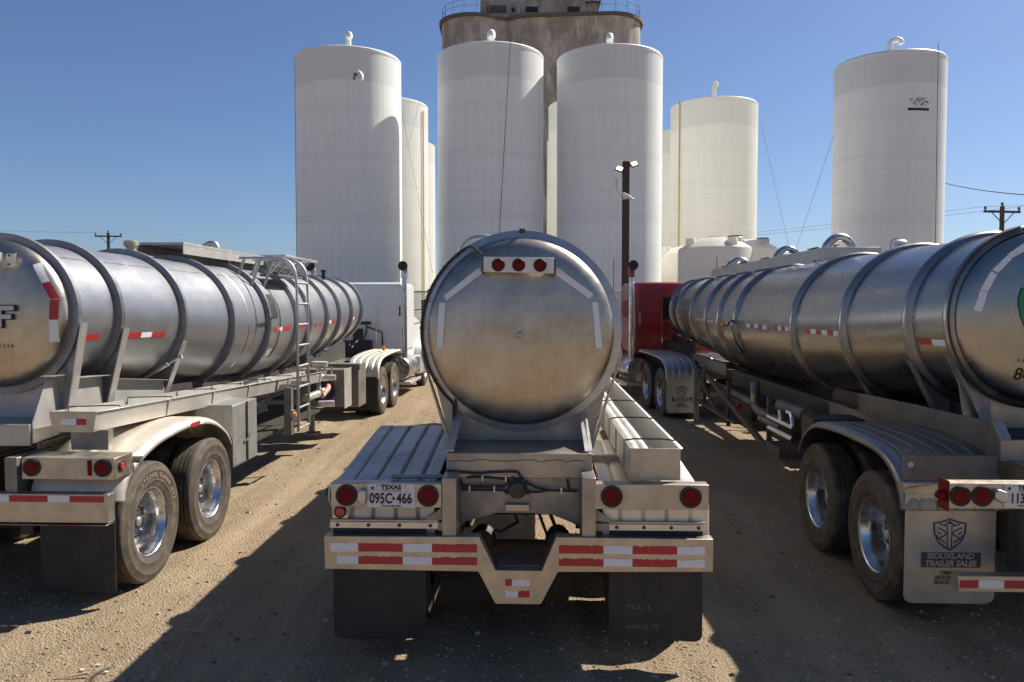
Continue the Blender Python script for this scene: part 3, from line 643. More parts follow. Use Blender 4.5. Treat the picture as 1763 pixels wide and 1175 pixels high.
specks(fl,-1.10,-1.03,.38,.44,.075,16,1); specks(fl,-.95,-.70,.34,.50,.075,9,2); specks(fl,-1.1,-1.0,.20,.25,.075,12,3); specks(fr,.82,.92,.50,.55,.075,14,9)
specks(fr,.75,.85,.37,.42,.075,22,4); specks(fr,.9,1.15,.34,.46,.075,12,5)
text('lettering','TRA  S',.05,(.80,.0745,.385),'inkgrey',fr,extr=.0003,xs=1.2); text('lettering','ARKFE  D',.042,(.83,.0745,.252),'inkgrey',fr,extr=.0003,xs=1.2)
for o_ in [q for q in bpy.data.objects if q.parent==fr and q.name.startswith('lettering')]:
    for v_ in o_.data.vertices: v_.co.y+=curl(v_.co.x,v_.co.z,.165,.915)-.0008
axle_set(T,(.95,2.19)); suspension(T,(.95,2.19))
CP=[(.10,.80),(.10,.95),(.105,1.08),(.13,1.165),(.22,1.195),(.6,1.235),(1.1,1.29),(1.6,1.335),(1.76,1.34),(1.95,1.30),(2.4,1.16),(2.75,.98),(2.85,.85)]
fender(T,CP,-.56,-1.262,4,'fender',.025,.02,outer_w=.03); fender(T,[(y,z-max(0,(z-1.0))*.36) for y,z in CP],.56,1.275,4,'fender_l',.06,.02)
landing_gear(T,8.6)
# hose trough with two hoses
tr=trough(T,.751,1.072,1.237,1.447,.12,8.2,lambda y:0,'alu_l',fl=.02)
mb=MB(); mb.prism([(.745,1.235),(1.076,1.235),(1.076,1.449),(.745,1.449)],.112,.118); mb.build('end_plate','alu',tr,bevel=.003)
for y in (.42,1.5,2.7): mb=MB(); mb.tube([(.735,y,1.452),(.8,y,1.462),(1.0,y,1.462),(1.09,y,1.452)],.006,6); mb.build('bungee_cord','black',tr)
mb=MB(); mb.box(.757,.90,.125,7.6,1.355,1.365); mb.build('hose_tray','frame',tr)
mb=MB()
for y in (1.0,3.4,5.8): mb.box(.5,1.0,y,y+.05,1.17,1.235)
for y in (.5,1.1,1.7,2.3,2.9): mb.box(.739,.748,y,y+.012,1.24,1.44)
mb.build('trough_bracket','alu',tr,split=1)
for x,nm in ((.797,'left'),(.862,'right')):
    mb=MB(); mb.tube([(T.location.x,0,0)]*0+[(x,.16+.3*k,1.402+.006*math.sin(k*.6)) for k in range(24)],.030,14)
    h=mb.build('transfer_hose','hose',None,smooth=60); h.location=T.location; h.rotation_euler=T.rotation_euler
    tag(h,('pale hose against the tank-side wall of the centre trough' if nm=='left' else 'pale hose in the middle of the centre trough, right of the other hose'),'hose','hoses lying in the centre trough')
# side skirts below the tank
for s in (-1,1):
    mb=MB(); mb.prism([(.86,1.25),(4.2,1.25),(4.4,1.62),(.9,1.62)],s*.50,s*.51,'x'); mb.build('side_panel','panel',T)
# ================================================================ left trailer
T=empty('tank_trailer',(-4.42,6.2,0),ang(938),'left tank trailer with a dark letter F on its domed end and a ladder','tank trailer','stainless tank trailers parked in a row')
R1,ZL=.63,2.325
S1_=Shell([(.6,.63),(1.3,.64),(2.5,.70),(3.7,.775),(5.2,.81),(6.5,.81),(9,.74),(11.4,.635)],2.955)
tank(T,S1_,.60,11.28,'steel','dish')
mapL=remap((0,.64,1.34,2.69,4.09,5.42,6.76,7.44,8.53,9.41,10.4,11.3),(0,.64,1.32,2.53,3.71,4.91,6.17,6.85,8.02,8.98,10.14,11.23))
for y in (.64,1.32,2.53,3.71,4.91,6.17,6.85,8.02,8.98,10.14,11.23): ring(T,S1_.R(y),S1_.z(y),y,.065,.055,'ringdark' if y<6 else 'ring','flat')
def lens_seam(y,a0,a1,R,zc,root,mat='ring',w_=.012):
    pass
mb=MB()
for y0,y1 in ((.7,1.28),(1.38,2.5),(2.6,3.68),(3.78,4.88),(4.98,6.1)):
    a=R_(52); v=[(math.cos(a+d)*(S1_.R(y)+.004),y,S1_.z(y)+math.sin(a+d)*(S1_.R(y)+.004)) for y in (y0,y1) for d in (-.012,.012)]; mb.add(v,[(0,1,3,2)])
mb.build('seam_strip','ring',T,smooth=0,split=1)
R4=S1_.R(4.3); mb=MB(); mb.lathe([(R4-.006,4.285),(R4+.004,4.295),(R4+.006,4.305),(R4-.003,4.315)],(0,0,S1_.z(4.3)),n=72); mb.build('weld_seam','ring',T)
W_=.055
segs=[(.695,.82,2.108,'w'),(.82,1.108,2.105,'r'),(1.381,1.60,2.10,'w'),(1.60,1.86,2.095,'r'),(1.86,2.07,2.09,'w'),(2.07,2.362,2.083,'r'),(5.75,5.94,2.04,'r'),(5.94,6.12,2.04,'w'),(6.12,6.5,2.04,'r'),(6.84,6.98,2.05,'w'),(6.98,7.3,2.05,'r')]
for k in range(3): segs+=[(7.6+.28*k,7.72+.28*k,2.052,'r')]
segs+=[(8.62,8.8,2.083,'r'),(8.8,8.95,2.083,'w'),(8.95,9.2,2.083,'r'),(10.5,10.68,2.115,'r'),(10.68,10.85,2.115,'w'),(10.85,11.05,2.115,'r')]
shell_tape(T,S1_,[(mapL(a),mapL(b),2.4-(2.4-z)*.96,c) for a,b,z,c in segs],W_,1)
for q,m_ in (([(.385,2.738),(.436,2.762),(.52,2.602),(.469,2.583)],'tapew'),([(.469,2.58),(.52,2.60),(.594,2.461),(.536,2.452)],'taper'),([(.533,2.444),(.593,2.448),(.586,2.28),(.524,2.28)],'taper'),([(.524,2.278),(.586,2.278),(.574,2.09),(.516,2.089)],'tapew')): head_patch(T,R1,ZL,.60,q,m_)
# lettering on the dish: letter ...F and small spaced line
def Fpoly(o): return [(.02-o,2.397+o),(.286+o,2.397+o),(.286+o,2.356-o),(.18+o,2.356-o),(.18+o,2.325+o*.6),(.262+o,2.325+o*.6),(.262+o,2.285-o),(.18+o,2.285-o),(.18+o,2.215-o),(.02-o,2.215-o)]
mb=MB(); mb.prism(Fpoly(.006),.402,.425); lg=mb.build('logo_letter','ink',T); mb=MB(); mb.prism(Fpoly(-.002),.399,.4015); mb.build('letter_face','ring',lg)
dish_text(T,'FERTILIZER',.038,.10,2.058,R1,ZL,.60,'ink',spacing=1.6)
mb=MB(); mb.prism([(-.35,2.70),(.175,2.70),(.175,2.835),(-.35,2.835)],.36,.44); mb.mi=1; mb.prism([(.176,2.705),(.262,2.725),(.285,2.83),(.2,2.83)],.45,.455); lbb=mb.build('light_bar',['alu_l','alu_l'],T,bevel=.003)
for x in (.12,-.05,-.22): lamp(lbb,x,.36,2.775,.047,'marker_light')
mb=MB()
for x,z in ((.225,2.815),(.22,2.74)): mb.lathe([(.01,.45),(.009,.443),(0,.443)],(x,0,z),'y',n=8)
mb.build('bolt','rust',lbb,split=1)
# braces beside rings
for y,xt,zt,xb,zb in ((.64,.72,2.25,.585,1.50),(1.32,.725,2.18,.545,1.45),(2.53,.725,2.0,.50,1.42)):
    R1,ZL=S1_.R(y),S1_.z(y); mb=MB(); P=[(xt,zt)]
    for k in range(9):
        a=math.asin((zt-ZL)/ (R1+.03))-k*.11; P.append(((R1+.03)*math.cos(a)-.0,ZL+(R1+.03)*math.sin(a)))
    P+=[(xb-.14,zb+.18),(xb-.14,zb),(xb,zb)]
    mb.prism(P,y+.02,y+.032); mb.prism([(-p[0],p[1]) for p in P],y+.02,y+.032); b=mb.build('tank_brace','ringdark',T,split='x')
    mb=MB()
    for s in (1,-1):
        v=[(s*xt,y-.03,zt),(s*xt,y+.07,zt),(s*xb,y+.07,zb),(s*xb,y-.03,zb)]; v2=[(p[0]+s*.012,p[1],p[2]) for p in v]; mb.add(v+v2,[(0,1,2,3),(4,5,6,7),(0,1,5,4),(1,2,6,5),(2,3,7,6),(3,0,4,7)])
    mb.build('brace_flange','alu_l',b,split=1)
for s in (-1,1):
    mb=MB()
    mb.prism([(.24,1.278),(.24,1.45),(.44,1.80),(.60,1.80),(.60,1.30)],s*.515,s*.527,'x'); mb.prism([(.70,1.30),(.70,1.77),(1.27,1.74),(1.27,1.34)],s*.515,s*.527,'x'); mb.prism([(1.38,1.34),(1.38,1.70),(2.48,1.58),(2.48,1.34)],s*.515,s*.527,'x'); mb.build('side_panel','panel',T,bevel=.002,split=1)
    mb=MB(); mb.prism([(2.72,1.20),(2.72,1.50),(7.5,1.34),(10.8,1.62),(10.8,1.2),(5,1.1)],s*.40,s*.412,'x'); mb.build('inner_rail','undr',T)
    mb=MB()
    for (a,za),(b,zb) in (((.40,1.81),(.61,1.81)),((.69,1.77),(1.29,1.745)),((1.37,1.705),(2.50,1.585))): beam(mb,(s*.55,a,za),(s*.55,b,zb),.11,.006)
    mb.build('panel_ledge','alu_l',T,split=1)
R1,ZL=S1_.R(.7),S1_.z(.7)
s_=saddle(R1+.02,ZL,.66,.50,1.3,.60); s_.build('saddle_plate','panel',T)
mb=MB(); mb.box(-.515,.512,.22,.24,1.262,1.436); mb.prism([(.24,1.425),(.66,1.425),(.66,1.435),(.24,1.435)],-.512,.512,'x'); mb.build('rear_sill','panel',T,bevel=.003)
mb=MB(); mb.tube([(.30,2.42,1.60),(.60,2.42,1.765)],.022,8); mb.tube([(.60,2.42,1.765),(.74,2.42,1.85)],.012,8); mb.tube([(.74,2.42,1.865),(.75,2.42,1.825)],.018,8); mb.build('drain_pipe','galv',T)
# lights, bumper
for s in (1,-1):
    mb=MB(); x0,x1=(.575,1.315) if s>0 else (-1.315,-.575); mb.box(x0,x1,.02,.30,1.036,1.205); lb=mb.build('light_box','alu',T,bevel=.004)
    for x in (.656,1.225): lamp(lb,s*x,.02,1.13,.07)
    mb=MB(); mb.box(s*1.12-.016,s*1.12+.016,.014,.0195,1.07,1.19); mb.build('reflector','lens',lb)
    lamp(lb,s*1.315,.12,1.13,.04,'marker_light',side=s,lens='lensb',dirv='x')
    mb=MB(); mb.box(s*.47-.05,s*.47+.05,.04,.6,.68,1.20); mb.build('frame_post','frame',T,bevel=.005,split='x')
    mb=MB(); mb.tube([(s*1.15,.36,1.125),(s*1.36,.36,1.135)],.03,12); mb.build('fender_tube','frame',T)
    mb=MB(); mb.box(s*.9-.3,s*.9+.3,.30,.36,.93,1.03); mb.build('fender_bracket','frame',T)
mb=MB(); mb.box(-1.27,1.27,.0,.006,.70,.925); mb.box(-1.27,1.27,.0065,.1,.919,.925); mb.box(-1.27,1.27,.0065,.1,.70,.706); mb.box(1.264,1.27,.0065,.1,.7065,.9185); mb.box(-1.27,-1.264,.0065,.1,.7065,.9185); mb.box(-1.26,1.26,-.012,.10,.68,.686); bp=mb.build('rear_bumper','alu',T,bevel=.002)
sg=[];x=-1.245
for wd,c in ((.21,'r'),(.2,'w'))*7:
    if x+wd>1.2: break
    sg.append((x,x+wd,c)); x+=wd
sg=[(-1.22,-.9,'r'),(-.9,-.7,'w'),(-.7,-.4,'r'),(-.4,-.2,'w'),(-.2,.10,'r'),(.10,.28,'w'),(.28,.48,'w'),(.48,.79,'r'),(.79,.965,'w'),(.965,1.24,'r')]
tape_row(bp,sg,.862,.913,0,.002,5)
tape_row(bp,[(.1,.3,'w'),(.8,1.08,'r')],.6805,.6855,-.012,0)
for s in (1,-1): flap(T,min(s*.65,s*1.26),max(s*.65,s*1.26),.10,.69,.11,'flap',.03)
ws=axle_set(T,(.72,1.96)); suspension(T,(.72,1.96)); frame_rails(T,.4,10.5,.46,1.0,1.255,'frame')
# tyre lettering on the rear right wheels
def tyre_text(root,s,x,y,z,r,a0,size,mat='twig'):
    for i,ch in enumerate(s):
        if ch==' ': continue
        a=a0-i*size*.92/r; me=text_mesh(ch,size,bold=.001,extr=.002)
        # letters stand on the sidewall facing +x
        rot=Matrix.Rotation(a-PI/2,4,'X')@Matrix.Rotation(PI/2,4,'Z')@Matrix.Rotation(PI/2,4,'X')
        me.transform(Matrix.Translation((x,y+math.cos(a)*r,z+math.sin(a)*r))@rot); yield me
def merge(mes,name,mat,parent):
    mb=MB()
    for me in mes: mb.add([v.co[:] for v in me.vertices],[tuple(p.vertices) for p in me.polygons])
    return mb.build(name,mat,parent,smooth=0,fix=False)
M['tyrelet']=paint('raised tyre letters',(.30,.23,.15),.8)
for w_ in ws:
    if abs(w_.data.vertices[0].co.y-.72)<.6 and w_.data.vertices[0].co.x>0: merge(list(tyre_text(w_,'STRONG GUARD HTL',1.2705,.72,.517,.405,R_(118),.052)),'sidewall_lettering','tyrelet',w_); break
FL=[(.12,.84),(.16,.95),(.27,1.08),(.62,1.22),(1.0,1.285),(1.5,1.31),(1.95,1.25),(2.28,1.10),(2.44,.94)]
f1=fender(T,FL,.56,1.30,1,'fender_l',.07,.012,outer_w=.11,groove=.03); fender(T,FL,-.56,-1.30,1,'fender_l',.07,.012,outer_w=.11,groove=.03)
mb=MB(); mb.box(1.301,1.306,1.42,1.60,1.235,1.275); mb.mi=1; mb.box(1.301,1.306,1.602,1.68,1.238,1.278); mb.build('reflective_tape',['taper','tapew'],f1)
mb=MB(); mb.box(.85,1.27,2.5,3.2,.62,1.31); tb=mb.build('toolbox','toolbox',T,bevel=.006)
mb=MB(); mb.box(1.271,1.279,2.47,2.86,.64,1.30); mb.box(1.271,1.279,2.90,3.2,.63,1.31); mb.build('door','toolbox',tb,bevel=.003)
mb=MB(); mb.tube([(1.285,2.86,.66),(1.285,2.86,1.28)],.009,8); mb.tube([(1.285,2.88,.64),(1.285,2.88,1.31)],.012,8); mb.tube([(1.29,2.78,.86),(1.31,2.86,.9),(1.31,2.92,.94)],.012,6); mb.build('latch','undr',tb)
dropL=lambda y:(y-.3)*.034
tr=trough(T,.65,1.01,1.37,1.53,.3,7.2,dropL,'panel',flare=.02,fl=.018)
mb=MB(); mb.prism([(.63,1.535),(1.03,1.535),(.995,1.365),(.665,1.365)],.286,.297); ep=mb.build('end_plate','alu',tr,bevel=.002)
tape_row(ep,[(.735,.86,'w'),(.86,.945,'r')],1.425,1.478,.286,.004,3)
mb=MB(); mb.box(.755,1.07,.38,.46,1.205,1.37); mb.build('trough_bracket','frame',tr,split=1)
mb=MB()
for k in range(6): y=1.55+1.05*k; mb.prism([(1.0,1.37-dropL(y)),(1.03,1.525-dropL(y)),(1.015,1.525-dropL(y)),(.985,1.37-dropL(y))],y,y+.03)
mb.build('stiffener','panel',tr,split=1)
for y in (.5,1.45,2.5,3.4,4.3,5.2):
    zd=1.54-dropL(y); mb=MB(); mb.tube([(.66,y,zd-.05),(.67,y,zd+.015),(.8,y+.06,zd+.012),(1.0,y+.18,zd+.006),(1.025,y+.19,zd-.03)],.0055,6); mb.build('bungee_cord','black',tr)
# ladder
mb=MB(); yy=(4.87,5.36)
for y in yy: mb.tube(cat_rom([(1.25,y,.66),(1.25,y,1.4),(1.25,y,2.2),(1.245,y,2.72),(1.2,y,2.93),(1.08,y,3.03),(.9,y,3.05),(.45,y,3.05)],5),.02,10)
for k in range(8): mb.tube([(1.25,yy[0],.68+.29*k),(1.25,yy[1],.68+.29*k)],.017,8)
for y in yy: beam(mb,(1.25,y,1.28),(.55,y,1.28),.03,.05); beam(mb,(.52,y,3.04),(.42,y,2.78),.03,.03); beam(mb,(.75,y,3.04),(.6,y,2.62),.03,.03)
mb.build('ladder','galv',T,smooth=50)
mb=MB(); mb.box(1.10,1.2,4.72,4.84,.62,1.27); mb.build('ladder_post','frame',T)
mb=MB(); mb.box(1.2,1.235,4.70,4.80,.86,.96); mk=mb.build('marker_bracket','galv',T); mb=MB(); mb.lathe([(.03,1.236),(.028,1.26),(.0,1.268)],(0,4.75,.90),'x',n=16); mb.build('marker_light','amber',mk,smooth=60)
# top walkway, spill pan, gooseneck and valves
mb=MB(); mb.box(-.28,.30,3.5,6.3,3.135,3.16); mb.prism([(3.5,3.02),(6.3,3.02),(6.3,3.135),(3.5,3.135)],.285,.297,'x'); mb.prism([(3.5,3.02),(6.3,3.02),(6.3,3.135),(3.5,3.135)],-.28,-.268,'x')
for k in range(34): mb.box(-.27,.29,3.54+k*.08,3.555+k*.08,3.161,3.168)
mb.build('walkway','panel',T,bevel=.002)
mb=MB(); mb.box(-.30,.62,6.32,8.1,3.16,3.19); mb.prism([(6.2,3.02),(8.2,2.95),(8.2,2.98),(6.2,3.135)],.45,.46,'x'); 
for y in (6.35,6.7,7.2,7.7): beam(mb,(.6,y,3.16),(.35,y,2.9),.03,.03)
mb.box(-.3,.35,6.33,7.9,2.93,3.1); mb.build('manway_platform','alu_l',T,bevel=.003)
mb=MB(); mb.box(.52,.80,5.45,6.6,2.82,2.86); mb.build('step_board','ringdark',T)
mb=MB(); mb.tube(cat_rom([(.06,5.05,3.16),(.06,5.05,3.22),(.03,5.05,3.26),(-.03,5.05,3.265),(-.08,5.05,3.24),(-.12,5.05,3.215)],5),.042,14); mb.build('vent_elbow','galv',T,smooth=60)
mb=MB(); mb.lathe([(.055,0),(.055,.09),(.07,.095),(.07,.11),(.085,.115),(.085,.15),(.06,.17),(0,.175)],(.05,2.75,S1_.zt),'z',n=20); mb.build('relief_valve','alu',T,smooth=40)
mb=MB(); mb.lathe([(.035,0),(.035,.14),(.055,.15),(.055,.19),(0,.2)],(.3,9.6,S1_.zt-.05),'z',n=14); mb.build('valve_stem','ink',T,smooth=40)
# document tube, decals
mb=MB()
R1,ZL=S1_.R(5.3),S1_.z(5.3); v=[];rr=R1+.012
for k in range(6):
    a=R_(30-k*5)
    for y in (5.08,5.36): v.append((math.cos(a)*rr,y,ZL+math.sin(a)*rr))
mb.add(v,[(2*k,2*k+1,2*k+3,2*k+2) for k in range(5)]); mb.build('document_holder','flap',T,smooth=0)
for yy_ in (5.02,5.40):
    cable(T,[(math.cos(R_(a))*(R1+.012),yy_+(.0 if a>20 else .05*math.sin(a)),ZL+math.sin(R_(a))*(R1+.012)) for a in (62,50,38,26,14,2,-10,-24,-38)],.006,'cable')
mb=MB(); v=[(math.cos(R_(a))*(R1+.02),y,ZL+math.sin(R_(a))*(R1+.02)) for a in (-26,-34) for y in (5.12,5.30)]; mb.add(v,[(0,1,3,2)]); mb.build('paper_tag','paper',T,smooth=0)
mb=MB()
for i in range(26):
    rnd=random.Random(i); a=R_(rnd.uniform(2,34)); y=rnd.uniform(9.2,9.9); s=rnd.uniform(.01,.03); v=[(math.cos(a+d)*(S1_.R(y+e)+.005),y+e,S1_.z(y+e)+math.sin(a+d)*(S1_.R(y+e)+.005)) for d,e in ((0,0),(s,0),(s,s*2),(0,s*2))]; mb.add(v,[(0,1,2,3)])
mb.build('worn_decal','green',T,smooth=0)
# pump cabinet and pipes near the front
mb=MB(); mb.box(.3,1.22,7.55,7.95,.66,1.29); mb.build('pump_cabinet','frame',T,bevel=.004)
mb=MB(); mb.box(1.222,1.232,7.50,8.0,.62,1.30); mb.build('cabinet_door','panel',T,bevel=.003)
mb=MB(); mb.box(.2,1.24,8.5,9.1,.52,1.30); mb.box(.2,1.3,8.35,8.5,1.22,1.33); mb.build('battery_box','frame',T,bevel=.004)
mb=MB(); mb.lathe([(0,0),(.19,.0),(.2,.02),(.2,.06),(0,.06)],(.85,7.44,.93),'y',n=28); mb.build('blind_flange','blue',T,smooth=40)
mb=MB(); mb.tube([(.95,6.2,.95),(.95,6.8,.95),(.95,7.4,.95)],.06,12); mb.tube([(.95,6.9,.78),(1.2,6.95,.78)],.055,12); mb.tube([(.7,7.0,1.2),(1.2,7.05,1.2)],.05,10); mb.lathe([(.09,0),(.09,.03)],(.95,7.0,.95),'y',n=14); mb.tube([(.9,7.1,.9),(.9,7.1,1.45)],.04,8); mb.tube([(.8,7.1,1.42),(1.05,7.1,1.42)],.05,8); mb.tube([(1.0,7.1,1.2),(1.0,7.1,1.38),(1.12,7.1,1.38),(1.12,7.1,1.2)],.014,6); mb.build('valve_manifold','alu_l',T,smooth=50)
mb=MB(); mb.tube(cat_rom([(1.0,6.95,.90),(1.02,7.1,.96),(1.02,7.25,1.0),(.98,7.4,1.02)],4),.042,12); mb.build('suction_hose','hosepink',T,smooth=60)
mb=MB(); mb.tube([(-.6,3.3,.75),(.95,3.3,.75)],.03,8); mb.box(.2,1.0,3.6,6.9,.66,.70); mb.build('hose_tube','undr',T)
landing_gear(T,8.2,.45)
# ================================================================ right trailer
T=empty('tank_trailer',(4.19,5.2,0),ang(920),'shaded tank trailer with green logo and number 80 on its domed end','tank trailer','stainless tank trailers parked in a row')
S2_=Shell([(1.2,.69),(1.75,.725),(3.0,.795),(4.5,.845),(7,.875),(9,.865),(12,.765),(14.5,.69)],3.0)
R2,ZR=.69,2.31
tank(T,S2_,1.19,14.4,'steel_r','steel_r')
mapR=remap((0,1.216,1.944,3.444,5.127,8.071,9.26,10.355,11.82,13.5,14.6),(0,1.2,1.84,3.14,4.61,7.3,8.45,9.59,11.28,13.32,14.5))
for y in (1.216,1.84,3.14,4.61,7.3,8.45,9.59,11.28,13.1,14.3): ring(T,S2_.R(y),S2_.z(y),y,.055,.11,'ringr','round')
segs=[(1.35,1.56,2.069,'w'),(1.56,1.80,2.069,'r')]
def alt(y0,y1,n,z,first='w'):
    return [(y0+(y1-y0)*i/n,y0+(y1-y0)*(i+1)/n,z,('w','r')[(i+(first=='r'))%2]) for i in range(n)]
segs+=alt(3.56,4.66,6,2.078)+alt(5.3,5.95,4,2.08)+alt(6.3,7.4,5,2.08)+alt(8.3,9.1,5,2.085)+alt(9.45,10.2,5,2.09)+alt(10.5,11.4,6,2.1,'r')
shell_tape(T,S2_,[(mapR(a),mapR(b),2.4-(2.4-z)*.94,c) for a,b,z,c in segs],.055,-1)
for q in ([(-.576,2.359),(-.52,2.348),(-.479,2.498),(-.528,2.522)],[(-.528,2.528),(-.479,2.504),(-.406,2.643),(-.448,2.671)],[(-.441,2.678),(-.399,2.653),(-.293,2.766),(-.322,2.795)],[(-.322,2.80),(-.293,2.77),(-.154,2.847),(-.19,2.892)]): head_patch(T,R2,ZR,1.19,q,'tapew')
mb=MB(); GP=[(-.232,2.530),(-.256,2.46),(-.258,2.40),(-.24,2.31),(-.20,2.21),(-.14,2.12),(-.05,2.05),(.05,2.05),(.16,2.14),(.23,2.30),(.24,2.44),(.20,2.53)]
for a in range(1): pass
v=[(x,1.19-dish_y(math.hypot(x,z-ZR),R2)-.003,z) for x,z in GP]; cx_=(-.0,1.19-dish_y(.05,R2)-.004,2.30); mb.add(v+[cx_],[(i,(i+1)%len(v),len(v)) for i in range(len(v))]); gl=mb.build('logo','green',T,smooth=0)
mb=MB(); n=len(GP); o2=[((x+.0)*1.035,2.30+(z-2.30)*1.035) for x,z in GP]
v1=[(x,1.19-dish_y(math.hypot(x,z-ZR),R2)-.002,z) for x,z in o2]; mb.add(v+v1,[(i,(i+1)%n,(i+1)%n+n,i+n) for i in range(n)]); mb.build('logo_outline','ink',gl,smooth=0)
yh=1.19-dish_y(.42,R2)-.004
dish_text(T,'80',.135,-.195,1.852,R2,ZR,1.19,'ink',shear=.15,bold=.002)
dish_text(T,'PATRIOT',.035,-.13,1.962,R2,ZR,1.19,'inkblue',spacing=1.8)
# ring wiring
cable(T,[(-math.cos(R_(a))*(R2+.045),1.15,ZR+math.sin(R_(a))*(R2+.045)) for a in (75,60,45,30,15,0,-15,-30,-45,-55)],.009,'wiring')
for y,xt,zt,xb,zb in ((1.216,.66,1.985,.40,1.43),(1.84,.69,1.91,.42,1.38),(3.14,.70,1.80,.44,1.36)):
    R2,ZR=S2_.R(y),S2_.z(y)
    mb=MB()
    for s in (-1,1):
        P=[]
        for k in range(8): a=math.asin((zt-ZR)/(R2+.03))-k*.09; P.append((s*(R2+.03)*math.cos(a),ZR+(R2+.03)*math.sin(a)))
        P+=[(s*(xb-.08),zb),(s*xb,zb),(s*xt,zt)]; mb.prism(P,y+.03,y+.045)
        v=[(s*xt,y-.02,zt),(s*xt,y+.09,zt),(s*xb,y+.09,zb),(s*xb,y-.02,zb)]; v2=[(p[0]+s*.012,p[1],p[2]) for p in v]; mb.add(v+v2,[(0,1,2,3),(4,5,6,7),(0,1,5,4),(1,2,6,5),(2,3,7,6),(3,0,4,7)])
    mb.build('tank_brace','ringdark',T,split='x')
R2,ZR=S2_.R(1.3),S2_.z(1.3)
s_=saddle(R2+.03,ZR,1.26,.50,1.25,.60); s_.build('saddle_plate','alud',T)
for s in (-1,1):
    mb=MB(); mb.prism([(.66,1.24),(.66,1.40),(.76,1.515),(2.2,1.49),(3.3,1.46),(3.3,1.24)],s*.55,s*.562,'x'); mb.build('side_panel','frame_shade',T,bevel=.003)
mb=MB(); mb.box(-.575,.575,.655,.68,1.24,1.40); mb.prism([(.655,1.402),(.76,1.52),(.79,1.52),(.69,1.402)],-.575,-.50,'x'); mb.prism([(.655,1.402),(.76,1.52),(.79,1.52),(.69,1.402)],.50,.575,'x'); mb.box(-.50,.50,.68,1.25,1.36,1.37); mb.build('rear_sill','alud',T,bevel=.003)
mb=MB(); mb.box(-.36,.36,.9,4.6,1.24,1.40); mb.box(-.40,.40,4.62,9.4,.95,1.22); mb.build('shade_filler','undr',T,bevel=.01)  # added dark filler: blocks the sunlit ground beyond, standing in for belly shade
mb=MB(); mb.box(-.62,.55,5.3,6.5,.50,.94); mb.box(-.7,.6,7.0,9.3,.45,.94); mb.build('shade_block','undr',T,bevel=.02,split=1)  # added dark boxes that deepen the underside shade and fill out the ground shadow
frame_rails(T,.1,4.4,.46,1.0,1.235)
frame_rails(T,9.6,12.8,.46,1.1,1.3)
# light box
mb=MB(); mb.box(-1.285,1.285,.02,.14,1.045,1.215); lb=mb.build('light_box','alu',T,bevel=.004)
for x in (-1.205,-1.062,1.205,1.062): lamp(lb,x,.02,1.131,.069)
licence(lb,-.922,-.612,1.058,1.212,.018,'113',[('113',.29)])
mb=MB(); mb.prism([(-.995,1.16),(-.975,1.185),(-.915,1.165),(-.905,1.14),(-.905,1.10),(-.955,1.095),(-.995,1.12)],-.02,.018); mb.build('plate_light','galv',lb,bevel=.008)
mb=MB(); mb.box(-1.292,-1.287,.0,.14,1.03,1.235); mb.build('side_bracket','lens',lb); mb=MB(); mb.lathe([(.038,-1.293),(.036,-1.32),(.022,-1.345),(0,-1.35)],(0,.06,1.13),'x',n=16); mb.build('side_marker','lens',lb,smooth=50)
mb=MB(); mb.box(-1.36,-.69,.50,.515,1.13,1.312); mb.box(.69,1.36,.50,.515,1.13,1.312); mb.mi=1; mb.lathe([(.022,.498),(0,.497)],(-1.31,0,1.245),'y',n=12); mb.build('fender_apron',['frame_shade','galv'],T,bevel=.003,split='x')
mb=MB(); mb.box(-1.33,-.66,.545,.60,1.022,1.10); mb.box(.66,1.33,.545,.60,1.022,1.10); mb.prism([(-1.33,1.06),(-1.1,1.10),(-1.1,1.02),(-1.33,1.02)],.535,.543); mb.build('flap_hanger','alu',T,bevel=.003,split='x')
dealer_flap(T,-1.317,-.66,.205,1.03,.55); dealer_flap(T,.66,1.317,.205,1.03,.55)
mb=MB(); mb.box(-1.16,1.16,.10,.106,.455,.562); mb.box(-1.16,1.16,.1065,.2,.5565,.562); mb.box(-1.16,1.16,.1065,.2,.455,.4605); mb.box(-1.16,-1.154,.1065,.2,.461,.556); mb.box(1.154,1.16,.1065,.2,.461,.556); bp=mb.build('rear_bumper','alu',T,bevel=.002)
sg=[];x=-1.15
for wd,c in ((.125,'r'),(.17,'w'),(.30,'r'),(.17,'w'),(.30,'r'),(.17,'w'),(.30,'r'),(.17,'w'),(.30,'r'),(.17,'w')): sg.append((x,x+wd,c)); x+=wd
tape_row(bp,sg,.48,.535,.1,.001,5)
mb=MB(); mb.box(-.55,-.45,.12,.6,.46,1.04); mb.box(.45,.55,.12,.6,.46,1.04); mb.box(-.45,.45,.3,.31,.9,1.2); mb.build('frame_post','frame_shade',T,bevel=.004,split='x')
cable(T,[(-.5,.4,1.2),(-.45,.2,1.24),(-.3,.15,1.22),(0,.15,1.2)],.03,'air_line')
axle_set(T,(1.23,2.55),1.28); suspension(T,(1.23,2.55))
FR=[(.53,.90),(.56,1.0),(.66,1.14),(.85,1.25),(1.13,1.305),(1.8,1.32),(2.4,1.28),(2.70,1.16),(2.86,1.02),(2.93,.92)]
fender(T,FR,-.58,-1.335,5,'fender_shade',.06,.008,groove=.008); fender(T,FR,.58,1.335,5,'fender_shade',.06,.008,groove=.008)
